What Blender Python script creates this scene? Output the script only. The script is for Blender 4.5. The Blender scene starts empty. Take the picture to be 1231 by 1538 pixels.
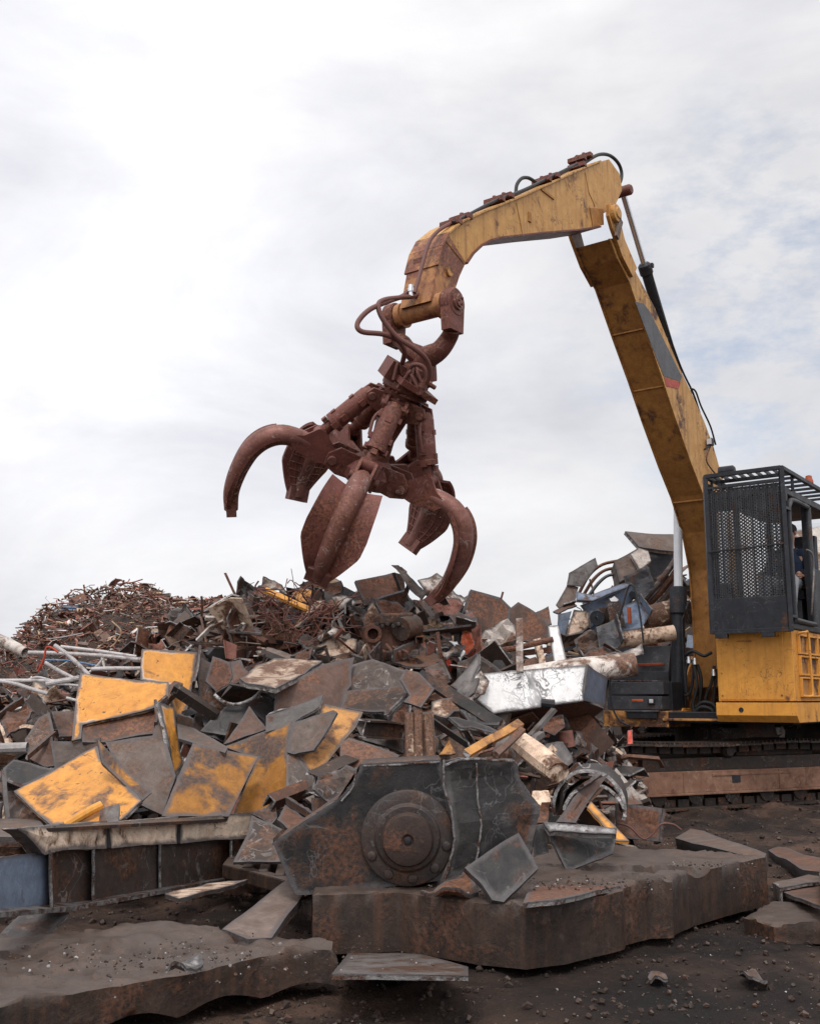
import bpy, bmesh, math, random
from mathutils import Vector, Matrix, noise
R = math.radians
rng = random.Random(7)
sc = bpy.context.scene
COL = sc.collection

# ------------------------------------------------------------------ camera
F_PX, CX, CY, PITCH = 1600.0, 615.5, 769.0, R(10)
CAM = Vector((0, 0, 1.2))
cd = bpy.data.cameras.new('camera')
cam = bpy.data.objects.new('camera', cd); COL.objects.link(cam)
cam.location = CAM; cam.rotation_euler = (R(90) + PITCH, 0, 0)
cd.sensor_fit = 'VERTICAL'; cd.sensor_height = 24.0
cd.lens = 24.0 * F_PX / 1538.0
cd.clip_start = 0.05; cd.clip_end = 3000
sc.camera = cam

# ------------------------------------------------------------------ world
SUN_EL, SUN_AZ = 60.0, 186.0          # azimuth from +Y, clockwise: behind the camera, a little right
sd = Vector((math.sin(R(SUN_AZ)) * math.cos(R(SUN_EL)), math.cos(R(SUN_AZ)) * math.cos(R(SUN_EL)), math.sin(R(SUN_EL))))
W = bpy.data.worlds.new('World'); sc.world = W; W.use_nodes = True
nt = W.node_tree; nt.nodes.clear()
def N(t, ty, **k):
    n = t.nodes.new(ty)
    for a, b in k.items(): setattr(n, a, b)
    return n
def ramp(t, pts, src=None):
    n = t.nodes.new('ShaderNodeValToRGB'); e = n.color_ramp.elements
    while len(e) < len(pts): e.new(0.5)
    for i, (p, c) in enumerate(pts):
        e[i].position = p; e[i].color = (c, c, c, 1) if isinstance(c, (int, float)) else (c[0], c[1], c[2], 1)
    if src: t.links.new(src, n.inputs[0])
    return n
def mix(t, fac, a, b, mode='MIX'):
    n = t.nodes.new('ShaderNodeMix'); n.data_type = 'RGBA'; n.blend_type = mode
    for i, s in ((0, fac), (6, a), (7, b)):
        if hasattr(s, 'is_linked'): t.links.new(s, n.inputs[i])
        elif isinstance(s, (int, float)): n.inputs[i].default_value = s if i == 0 else (s, s, s, 1)
        else: n.inputs[i].default_value = (s[0], s[1], s[2], 1)
    return n.outputs[2]
def math_n(t, op, a, b=None, c=None, clamp=False):
    n = t.nodes.new('ShaderNodeMath'); n.operation = op; n.use_clamp = clamp
    for i, s in enumerate((a, b, c)):
        if s is None: continue
        if hasattr(s, 'is_linked'): t.links.new(s, n.inputs[i])
        else: n.inputs[i].default_value = s
    return n.outputs[0]
sky = N(nt, 'ShaderNodeTexSky', sky_type='NISHITA', sun_disc=False)
sky.sun_elevation = R(SUN_EL); sky.sun_rotation = R(SUN_AZ)
bg1 = N(nt, 'ShaderNodeBackground'); bg1.inputs[1].default_value = 0.15
nt.links.new(sky.outputs[0], bg1.inputs[0])
tc = N(nt, 'ShaderNodeTexCoord')
mp = N(nt, 'ShaderNodeMapping'); mp.inputs['Scale'].default_value = (1.0, 1.0, 2.1); mp.inputs['Location'].default_value = (4.3, 1.7, .4)
nt.links.new(tc.outputs['Generated'], mp.inputs[0])
n1 = N(nt, 'ShaderNodeTexNoise'); n1.inputs['Scale'].default_value = 2.6; n1.inputs['Detail'].default_value = 7; n1.inputs['Roughness'].default_value = .55; n1.inputs['Distortion'].default_value = .6
nt.links.new(mp.outputs[0], n1.inputs[0])
n2 = N(nt, 'ShaderNodeTexNoise'); n2.inputs['Scale'].default_value = 6.5; n2.inputs['Detail'].default_value = 8; n2.inputs['Roughness'].default_value = .62
nt.links.new(mp.outputs[0], n2.inputs[0])
cl = ramp(nt, [(.32, (.60, .60, .64)), (.45, (.70, .70, .73)), (.56, (.78, .775, .79)), (.72, (.86, .855, .86))], n1.outputs[0])
cl2 = mix(nt, .13, cl.outputs[0], ramp(nt, [(.35, .5), (.65, 1.0)], n2.outputs[0]).outputs[0], 'MULTIPLY')
# clouds grow brighter towards the veiled sun behind the camera
vd = N(nt, 'ShaderNodeVectorMath', operation='DOT_PRODUCT'); nt.links.new(tc.outputs['Generated'], vd.inputs[0]); vd.inputs[1].default_value = sd
br = math_n(nt, 'MULTIPLY_ADD', math_n(nt, 'MAXIMUM', vd.outputs['Value'], 0.0), 1.45, 1.0)
# thin bright veil low on the left
gd = Vector((-.27, 1, .42)).normalized()
vg = N(nt, 'ShaderNodeVectorMath', operation='DOT_PRODUCT'); nt.links.new(tc.outputs['Generated'], vg.inputs[0]); vg.inputs[1].default_value = gd
gl = math_n(nt, 'POWER', math_n(nt, 'MAXIMUM', vg.outputs['Value'], 0.0), 16.0)
br2 = math_n(nt, 'ADD', br, math_n(nt, 'MULTIPLY', gl, .40))
bg2 = N(nt, 'ShaderNodeBackground'); nt.links.new(cl2, bg2.inputs[0]); nt.links.new(br2, bg2.inputs[1])
# thin spots where blue shows (a real gap in the cloud, off to the right)
pd = Vector((.37, 1, .38)).normalized()
vp = N(nt, 'ShaderNodeVectorMath', operation='DOT_PRODUCT'); nt.links.new(tc.outputs['Generated'], vp.inputs[0]); vp.inputs[1].default_value = pd
reg = ramp(nt, [(.975, 0.0), (.998, 1.0)], vp.outputs['Value'])
n3 = N(nt, 'ShaderNodeTexNoise'); n3.inputs['Scale'].default_value = 11; n3.inputs['Detail'].default_value = 9; n3.inputs['Roughness'].default_value = .65
nt.links.new(mp.outputs[0], n3.inputs[0])
gap = ramp(nt, [(.45, 0.0), (.72, .62)], n3.outputs[0])
gf = math_n(nt, 'ADD', math_n(nt, 'MULTIPLY', reg.outputs[0], gap.outputs[0]), .03)
ms = N(nt, 'ShaderNodeMixShader'); nt.links.new(gf, ms.inputs[0]); nt.links.new(bg2.outputs[0], ms.inputs[1]); nt.links.new(bg1.outputs[0], ms.inputs[2])
wo = N(nt, 'ShaderNodeOutputWorld'); nt.links.new(ms.outputs[0], wo.inputs[0])

# ------------------------------------------------------------------ sun
sl = bpy.data.lights.new('sun', 'SUN'); sl.energy = 1.5; sl.angle = R(12); sl.color = (1, .955, .9)
so = bpy.data.objects.new('sun', sl); COL.objects.link(so); so.rotation_euler = (-sd).to_track_quat('-Z', 'Y').to_euler(); so.location = (0, 0, 30)
sc.view_settings.view_transform = 'Standard'; sc.view_settings.look = 'None'
sc.view_settings.exposure = 0.07; sc.view_settings.gamma = 1.0
sc.cycles.max_bounces = 5; sc.cycles.diffuse_bounces = 2; sc.cycles.use_denoising = True

# ------------------------------------------------------------------ photo pixel -> place
def ray(px, py):
    u = (px - CX) / F_PX; v = -(py - CY) / F_PX
    return Vector((u, math.cos(PITCH) - math.sin(PITCH) * v, math.sin(PITCH) + math.cos(PITCH) * v))
def P(px, py, Y):
    r = ray(px, py); return CAM + r * (Y / r.y)
def G(px, py, z=0.0):
    r = ray(px, py); return CAM + r * ((z - CAM.z) / r.z)

# ------------------------------------------------------------------ materials
MATS = {}
def new_mat(name):
    m = bpy.data.materials.new(name); m.use_nodes = True; t = m.node_tree; t.nodes.clear()
    o = N(t, 'ShaderNodeOutputMaterial'); b = N(t, 'ShaderNodeBsdfPrincipled'); t.links.new(b.outputs[0], o.inputs[0])
    c = N(t, 'ShaderNodeTexCoord'); oi = N(t, 'ShaderNodeObjectInfo')
    sh = N(t, 'ShaderNodeVectorMath', operation='MULTIPLY_ADD'); t.links.new(oi.outputs['Random'], sh.inputs[0]); sh.inputs[1].default_value = (37, 51, 23)
    t.links.new(c.outputs['Object'], sh.inputs[2])
    MATS[name] = m
    return m, t, b, sh.outputs[0], oi
def noise_n(t, vec, scale, detail=5, rough=.6, dist=0.0, stretch=None):
    n = N(t, 'ShaderNodeTexNoise'); n.inputs['Scale'].default_value = scale; n.inputs['Detail'].default_value = detail
    n.inputs['Roughness'].default_value = rough; n.inputs['Distortion'].default_value = dist
    if stretch:
        mpn = N(t, 'ShaderNodeMapping'); mpn.inputs['Scale'].default_value = stretch; t.links.new(vec, mpn.inputs[0]); vec = mpn.outputs[0]
    t.links.new(vec, n.inputs[0]); return n.outputs[0]
def weathered(name, base, base2=None, rust=.4, rustcol=((.035, .022, .018), (.13, .055, .03)), rough=.55, metal=0.0,
              scratch=.3, scale=1.0, bump=.25, scratchcol=(.05, .035, .03), streak=0.0, vary=.36, dust=.06, dustcol=(.17, .12, .09), soot=.85, bd=.014, mott=.32, pale=0.0):
    m, t, b, vec, oi = new_mat(name)
    base2 = base2 or tuple(x * .72 for x in base)
    big = noise_n(t, vec, 1.7 * scale, 5, .6, .3)
    mid = noise_n(t, vec, 6.5 * scale, 7, .65, .5)
    fine = noise_n(t, vec, 42 * scale, 6, .7)
    col = mix(t, ramp(t, [(.36, 0.0), (.64, 1.0)], mid).outputs[0], base, base2)
    # small tint per object
    hv = N(t, 'ShaderNodeHueSaturation'); t.links.new(col, hv.inputs['Color'])
    t.links.new(math_n(t, 'MULTIPLY_ADD', oi.outputs['Random'], vary * 2, 1 - vary), hv.inputs['Value']); col = hv.outputs[0]
    # fine mottling: mill scale, grit and pinprick wear
    grit = noise_n(t, vec, 95 * scale, 4, .8); patch = noise_n(t, vec, 14 * scale, 6, .75, .4)
    col = mix(t, 1.0, col, mix(t, math_n(t, 'ADD', math_n(t, 'MULTIPLY', ramp(t, [(.35, 0.0), (.65, 1.0)], grit).outputs[0], .5), math_n(t, 'MULTIPLY', ramp(t, [(.4, 0.0), (.6, 1.0)], patch).outputs[0], .5)), 1 - mott, 1 + mott * .55), 'MULTIPLY')
    # rust
    rc = mix(t, ramp(t, [(.4, 0.0), (.62, 1.0)], fine).outputs[0], rustcol[0], rustcol[1])
    comb = math_n(t, 'ADD', math_n(t, 'MULTIPLY', big, .55), math_n(t, 'MULTIPLY', mid, .45))
    th = .66 - .32 * rust
    rm = ramp(t, [(max(th - .035, 0), 0.0), (th + .035, 1.0)], comb).outputs[0]
    col = mix(t, rm, col, rc)
    if streak:
        st = noise_n(t, vec, 3.0, 5, .6, .2, (6, 6, .35))
        col = mix(t, math_n(t, 'MULTIPLY', ramp(t, [(.5, 0.0), (.72, 1.0)], st).outputs[0], streak), col, rustcol[1])
    if scratch:
        s1 = noise_n(t, vec, 5.0, 3, .5, 1.6, (1, 1, 1))
        v1 = math_n(t, 'ABSOLUTE', math_n(t, 'SUBTRACT', s1, .5))
        line = ramp(t, [(0.0, 1.0), (.008, .7), (.016, 0.0)], v1).outputs[0]
        gate = ramp(t, [(.5, 0.0), (.6, 1.0)], noise_n(t, vec, 2.3, 3)).outputs[0]
        sp = ramp(t, [(.66, 0.0), (.70, 1.0)], noise_n(t, vec, 21, 4, .6)).outputs[0]
        lm = math_n(t, 'ADD', math_n(t, 'MULTIPLY', line, gate), sp, clamp=True)
        col = mix(t, math_n(t, 'MULTIPLY', lm, min(1, scratch)), col, scratchcol)
    if soot:    # scorched, blue-grey margin left by the cutting torch along real cut edges
        sa = N(t, 'ShaderNodeAttribute', attribute_name='soot')
        ssum = math_n(t, 'ADD', math_n(t, 'MULTIPLY', sa.outputs['Fac'], .40), math_n(t, 'MULTIPLY', noise_n(t, vec, 3.4, 5, .65, .8), .68))
        if pale: col = mix(t, math_n(t, 'MULTIPLY', math_n(t, 'MINIMUM', math_n(t, 'MULTIPLY', sa.outputs['Fac'], 30.0), 1.0), math_n(t, 'MULTIPLY', math_n(t, 'MULTIPLY', ramp(t, [(.46, 0.0), (.54, 1.0)], ssum).outputs[0], ramp(t, [(.5, 0.0), (.62, 1.0)], noise_n(t, vec, 1.9, 3)).outputs[0]), pale)), col, (.62, .56, .52))
        sm_ = ramp(t, [(.50, 0.0), (.66, 1.0)], math_n(t, 'ADD', math_n(t, 'MULTIPLY', sa.outputs['Fac'], .40), math_n(t, 'MULTIPLY', noise_n(t, vec, 3.4, 5, .65, .8), .68))).outputs[0]
        on_ = math_n(t, 'MULTIPLY', math_n(t, 'MINIMUM', math_n(t, 'MULTIPLY', sa.outputs['Fac'], 30.0), 1.0), sm_)
        col = mix(t, math_n(t, 'MULTIPLY', on_, soot), col, mix(t, fine, (.045, .042, .044), (.12, .11, .11)))
    if dust:
        ge = N(t, 'ShaderNodeNewGeometry'); sx = N(t, 'ShaderNodeSeparateXYZ'); t.links.new(ge.outputs['Normal'], sx.inputs[0])
        up = ramp(t, [(.35, 0.0), (.95, 1.0)], sx.outputs[2]).outputs[0]
        dm = math_n(t, 'MULTIPLY', math_n(t, 'MULTIPLY', up, ramp(t, [(.3, .3), (.6, 1.0)], mid).outputs[0]), min(1, dust * 3))
        col = mix(t, dm, col, dustcol)
    t.links.new(col, b.inputs['Base Color'])
    t.links.new(math_n(t, 'MULTIPLY_ADD', mid, .35, rough - .17), b.inputs['Roughness'])
    b.inputs['Metallic'].default_value = metal; b.inputs['Specular IOR Level'].default_value = .28
    hgt = math_n(t, 'ADD', math_n(t, 'MULTIPLY', fine, .35), math_n(t, 'ADD', math_n(t, 'MULTIPLY', mid, .8), math_n(t, 'ADD', math_n(t, 'MULTIPLY', rm, .3), math_n(t, 'MULTIPLY', patch, .5))))
    bm_ = N(t, 'ShaderNodeBump'); bm_.inputs['Strength'].default_value = bump; bm_.inputs['Distance'].default_value = bd
    t.links.new(hgt, bm_.inputs['Height']); t.links.new(bm_.outputs[0], b.inputs['Normal'])
    return m
weathered('yellow', (.68, .31, .058), (.59, .255, .045), rust=.12, scratch=.55, streak=.30, rough=.5, bump=.12, dust=.05, mott=.13, vary=.06)
weathered('yellow_cut', (.60, .27, .05), (.50, .205, .036), rust=.24, scratch=1.0, streak=.25, rough=.48, bump=.18, dust=.03, mott=.2, pale=.75, soot=.95, rustcol=((.05, .035, .03), (.18, .09, .05)), vary=.06)
weathered('yellow_old_shaded', (.46, .195, .026), (.34, .13, .018), rust=.40, scratch=.7, rough=.5, bump=.2, rustcol=((.04, .03, .027), (.12, .06, .035)), dust=.05)  # old dirty yellow, its base also darkened to carry shade on the plates
weathered('yellow_worn', (.50, .24, .07), (.36, .16, .05), rust=.42, scratch=.8, rough=.6, bump=.2, streak=.3, vary=.06)
weathered('tan_yellow', (.52, .285, .09), (.43, .22, .07), rust=.20, scratch=1.0, rough=.55, bump=.12, streak=.55, scratchcol=(.2, .09, .04), dust=.0, mott=.13, vary=.06)
weathered('stick_end', (.40, .19, .07), (.28, .12, .055), rust=.5, scratch=1.0, rough=.55, bump=.2, streak=.6, rustcol=((.10, .04, .03), (.24, .09, .05)), dust=0, vary=.06)
weathered('boom_shade_brown', (.38, .175, .045), (.30, .13, .036), rust=.25, scratch=.4, rough=.6, bump=.15, rustcol=((.06, .03, .02), (.16, .07, .03)), dust=0, vary=.06)  # boom yellow turned brown: the underside's shade is put into the colour
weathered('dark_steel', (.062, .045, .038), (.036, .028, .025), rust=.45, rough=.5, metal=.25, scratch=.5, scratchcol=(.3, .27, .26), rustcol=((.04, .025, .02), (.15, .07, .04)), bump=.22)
weathered('black_steel', (.027, .026, .027), (.052, .047, .045), rust=.34, rough=.52, metal=.2, scratch=.3, scratchcol=(.22, .21, .21), rustcol=((.03, .022, .02), (.11, .05, .028)), bump=.35, dust=.02)
weathered('weld', (.24, .23, .225), (.09, .08, .078), rust=.4, rough=.5, metal=.3, scratch=0, scale=3, bump=.8, vary=.1, dust=0)
weathered('ring_steel', (.048, .042, .042), (.075, .05, .04), rust=.5, rough=.5, metal=.3, scratch=.3, scratchcol=(.2, .18, .17), rustcol=((.035, .024, .02), (.15, .065, .035)), bump=.4)
weathered('hub_rust', (.060, .034, .026), (.038, .027, .023), rust=.3, rough=.6, metal=.1, scratch=.2, rustcol=((.04, .024, .02), (.14, .06, .035)), bump=.35)
weathered('cream_bright', (.72, .58, .46), (.60, .44, .32), rust=.30, rough=.7, scratch=.9, rustcol=((.05, .03, .022), (.22, .11, .06)), bump=.5, scale=1.6)
weathered('cream_worn', (.60, .46, .34), (.40, .27, .18), rust=.78, rough=.7, scratch=.8, rustcol=((.05, .03, .022), (.17, .08, .045)), bump=.5, scale=1.6)
weathered('mesh_grey', (.075, .075, .08), (.05, .05, .054), rust=.2, rough=.5, metal=.3, scratch=0, bump=.1, vary=.06)
weathered('brown_plate', (.115, .066, .050), (.068, .040, .031), rust=.5, rough=.6, metal=.1, scratch=.4, rustcol=((.07, .035, .025), (.2, .085, .045)), bump=.22)
weathered('rust_brown', (.125, .058, .039), (.085, .043, .031), rust=.5, rough=.75, scratch=.3, rustcol=((.06, .028, .02), (.20, .085, .048)), bump=.4)
weathered('grapple_rust', (.165, .058, .044), (.12, .042, .034), rust=.45, rough=.55, metal=.15, scratch=.35, scratchcol=(.36, .26, .22), rustcol=((.07, .03, .025), (.23, .085, .05)), bump=.35, dust=0, vary=.06)
weathered('tine_worn', (.22, .10, .08), (.13, .055, .045), rust=.4, rough=.5, metal=.3, scratch=.8, scratchcol=(.45, .38, .34), rustcol=((.10, .045, .035), (.26, .11, .07)), bump=.4, dust=0, vary=.06)
weathered('grey_steel', (.19, .175, .168), (.115, .105, .10), rust=.35, rough=.5, metal=.35, scratch=.5, bump=.2)
weathered('grey_plate', (.145, .108, .090), (.085, .064, .055), rust=.38, rough=.6, metal=.1, scratch=.5, rustcol=((.07, .045, .035), (.18, .10, .065)), bump=.2)
weathered('slag', (.50, .48, .47), (.16, .145, .14), rust=.30, rough=.45, metal=.4, scratch=.0, scale=3, bump=.9, vary=.1, dust=0)
weathered('dark_edge', (.15, .13, .125), (.06, .05, .05), rust=.4, rough=.55, metal=.3, scratch=0, scale=2, bump=.5, dust=0)
weathered('cream', (.66, .50, .38), (.50, .35, .25), rust=.46, rough=.7, scratch=.8, rustcol=((.05, .03, .022), (.20, .09, .05)), bump=.5, scale=1.6)
weathered('white_paint', (.80, .79, .78), (.68, .66, .64), rust=.14, rough=.5, scratch=1.0, scratchcol=(.14, .13, .13), bump=.12, dust=0, vary=.05, mott=.13)
weathered('white_dirty', (.62, .56, .51), (.45, .38, .33), rust=.42, rough=.6, scratch=.9, bump=.25, rustcol=((.08, .05, .04), (.25, .13, .08)))
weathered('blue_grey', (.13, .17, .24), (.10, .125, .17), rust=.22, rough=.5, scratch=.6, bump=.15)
weathered('pale_blue', (.20, .25, .34), (.16, .19, .25), rust=.28, rough=.5, scratch=.4, bump=.15)
weathered('blue_paint', (.05, .15, .32), (.10, .22, .38), rust=.3, rough=.5, scratch=.8, scratchcol=(.4, .42, .45), bump=.2)
weathered('red_paint', (.52, .07, .03), (.40, .04, .025), rust=.3, rough=.5, scratch=.6, bump=.2)
weathered('orange_paint', (.46, .11, .04), (.34, .06, .025), rust=.3, rough=.5, scratch=.4, bump=.2)
weathered('pink_plate', (.34, .15, .11), (.26, .11, .085), rust=.3, rough=.6, scratch=.5, bump=.2)
weathered('tan_sheet', (.38, .27, .18), (.28, .18, .11), rust=.35, rough=.6, scratch=.6, bump=.25)
weathered('pipe_grey', (.50, .47, .46), (.36, .33, .32), rust=.25, rough=.5, metal=.2, scratch=.5, bump=.15)
weathered('cast_iron', (.060, .038, .029), (.030, .024, .021), rust=.38, rough=.5, metal=.2, scratch=.25, scratchcol=(.14, .11, .095), rustcol=((.026, .02, .018), (.115, .055, .034)), bump=.5, bd=.010, scale=1.0, streak=.45, dust=.22, dustcol=(.115, .088, .074), mott=.4, vary=.06)
weathered('clod', (.05, .032, .025), (.03, .021, .018), rust=.3, rough=.9, scratch=0, rustcol=((.03, .02, .017), (.08, .045, .032)), bump=.6)
weathered('machine_grey', (.065, .067, .075), (.045, .045, .05), rust=.22, rough=.5, metal=.1, scratch=.4, scratchcol=(.2, .2, .2), bump=.12, vary=.06)
weathered('machine_black', (.028, .030, .036), (.02, .021, .025), rust=.12, rough=.45, metal=.2, scratch=.35, scratchcol=(.12, .12, .12), bump=.1, vary=.06)
weathered('decal_grey', (.10, .10, .11), (.085, .085, .09), rust=.04, rough=.5, scratch=.4, bump=.05, dust=0, vary=.06)
weathered('decal_red', (.62, .10, .07), (.5, .07, .05), rust=.05, rough=.5, scratch=.3, bump=.05, dust=0)
weathered('track_rust', (.24, .13, .085), (.17, .085, .055), rust=.35, rough=.65, scratch=.3, scratchcol=(.4, .3, .22), rustcol=((.07, .035, .025), (.2, .09, .05)), bump=.3, streak=.3, vary=.06)
weathered('track_dark', (.035, .03, .028), (.055, .04, .032), rust=.35, rough=.6, metal=.3, scratch=.4, scratchcol=(.3, .25, .22), bump=.4, vary=.06)
def simple(name, col, rough=.5, metal=0.0, spec=None, trans=0.0):
    m, t, b, vec, oi = new_mat(name)
    n_ = noise_n(t, vec, 18, 4)
    t.links.new(mix(t, n_, tuple(x * .8 for x in col), col), b.inputs['Base Color'])
    b.inputs['Roughness'].default_value = rough; b.inputs['Metallic'].default_value = metal; b.inputs['Specular IOR Level'].default_value = .35
    b.inputs['Transmission Weight'].default_value = trans
    return m
simple('rubber', (.022, .021, .021), .55)
simple('hose_rust', (.15, .062, .05), .6)
weathered('pipe_white', (.50, .47, .46), (.48, .45, .44), rust=.22, rough=.45, scratch=.5, bump=.15, vary=.06)
simple('rod_white', (.70, .71, .73), .35, .15)
simple('chrome', (.72, .73, .75), .22, .9)
simple('skin', (.50, .27, .19), .5)
simple('cloth_navy', (.018, .03, .06), .85)
simple('cloth_grey', (.30, .31, .33), .85)
simple('hair', (.02, .015, .012), .7)
simple('lens', (.6, .6, .62), .15, .1)
# white paint scored with a dense scrawl of dark scratches
m = weathered('white_scrawled', (.80, .79, .78), (.70, .68, .66), rust=.10, rough=.5, scratch=.6, scratchcol=(.14, .13, .13), bump=.1, dust=0, vary=.03, mott=.13)
t = m.node_tree; b = [x for x in t.nodes if x.type == 'BSDF_PRINCIPLED'][0]; src = b.inputs['Base Color'].links[0].from_socket
cc = N(t, 'ShaderNodeTexCoord').outputs['Object']; tot = None
for i_, (sc_, w_) in enumerate(((2.6, .014), (4.2, .015), (6.5, .015))):
    v1 = math_n(t, 'ABSOLUTE', math_n(t, 'SUBTRACT', noise_n(t, cc, sc_, 2.5, .5, 1.2 + i_), .5)); l_ = ramp(t, [(0, 1.0), (w_, .8), (w_ * 1.6, 0.0)], v1).outputs[0]
    tot = l_ if tot is None else math_n(t, 'MAXIMUM', tot, l_)
t.links.new(mix(t, math_n(t, 'MULTIPLY', tot, ramp(t, [(.40, 0.0), (.50, .9)], noise_n(t, cc, 2.0, 2)).outputs[0]), src, (.09, .085, .09)), b.inputs['Base Color'])
# cab glass: thin, slightly grey
m, t, b, vec, oi = new_mat('glass')
b.inputs['Base Color'].default_value = (.75, .8, .82, 1); b.inputs['Roughness'].default_value = .06; b.inputs['Transmission Weight'].default_value = 1; b.inputs['IOR'].default_value = 1.02; b.inputs['Alpha'].default_value = .35
# dirt ground
m, t, b, vec, oi = new_mat('dirt')
cc = N(t, 'ShaderNodeTexCoord').outputs['Object']
a1 = noise_n(t, cc, .45, 6, .6, .4); a2 = noise_n(t, cc, 3.2, 8, .7, .3); a3 = noise_n(t, cc, 30, 6, .75)
c1 = mix(t, ramp(t, [(.42, 0.0), (.58, 1.0)], a1).outputs[0], (.014, .011, .010), (.105, .062, .044))
c2 = mix(t, ramp(t, [(.45, 0.0), (.60, .85)], a2).outputs[0], c1, (.022, .016, .014))
c3 = mix(t, ramp(t, [(.60, 0.0), (.75, 1.0)], a3).outputs[0], c2, (.10, .07, .055))
vo = N(t, 'ShaderNodeTexVoronoi'); vo.inputs['Scale'].default_value = 26; t.links.new(cc, vo.inputs[0])
c4 = mix(t, math_n(t, 'MULTIPLY', ramp(t, [(.07, 1.0), (.11, 0.0)], vo.outputs['Distance']).outputs[0], ramp(t, [(.55, 0.0), (.6, 1.0)], noise_n(t, cc, 7, 3)).outputs[0]), c3, (.30, .28, .26))
t.links.new(c4, b.inputs['Base Color'])
t.links.new(math_n(t, 'MULTIPLY_ADD', a2, .4, .65), b.inputs['Roughness']); b.inputs['Specular IOR Level'].default_value = .2
bb = N(t, 'ShaderNodeBump'); bb.inputs['Strength'].default_value = 1.0; bb.inputs['Distance'].default_value = .06
t.links.new(math_n(t, 'ADD', math_n(t, 'MULTIPLY', a2, .7), math_n(t, 'MULTIPLY', a3, .5)), bb.inputs['Height']); t.links.new(bb.outputs[0], b.inputs['Normal'])

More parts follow.
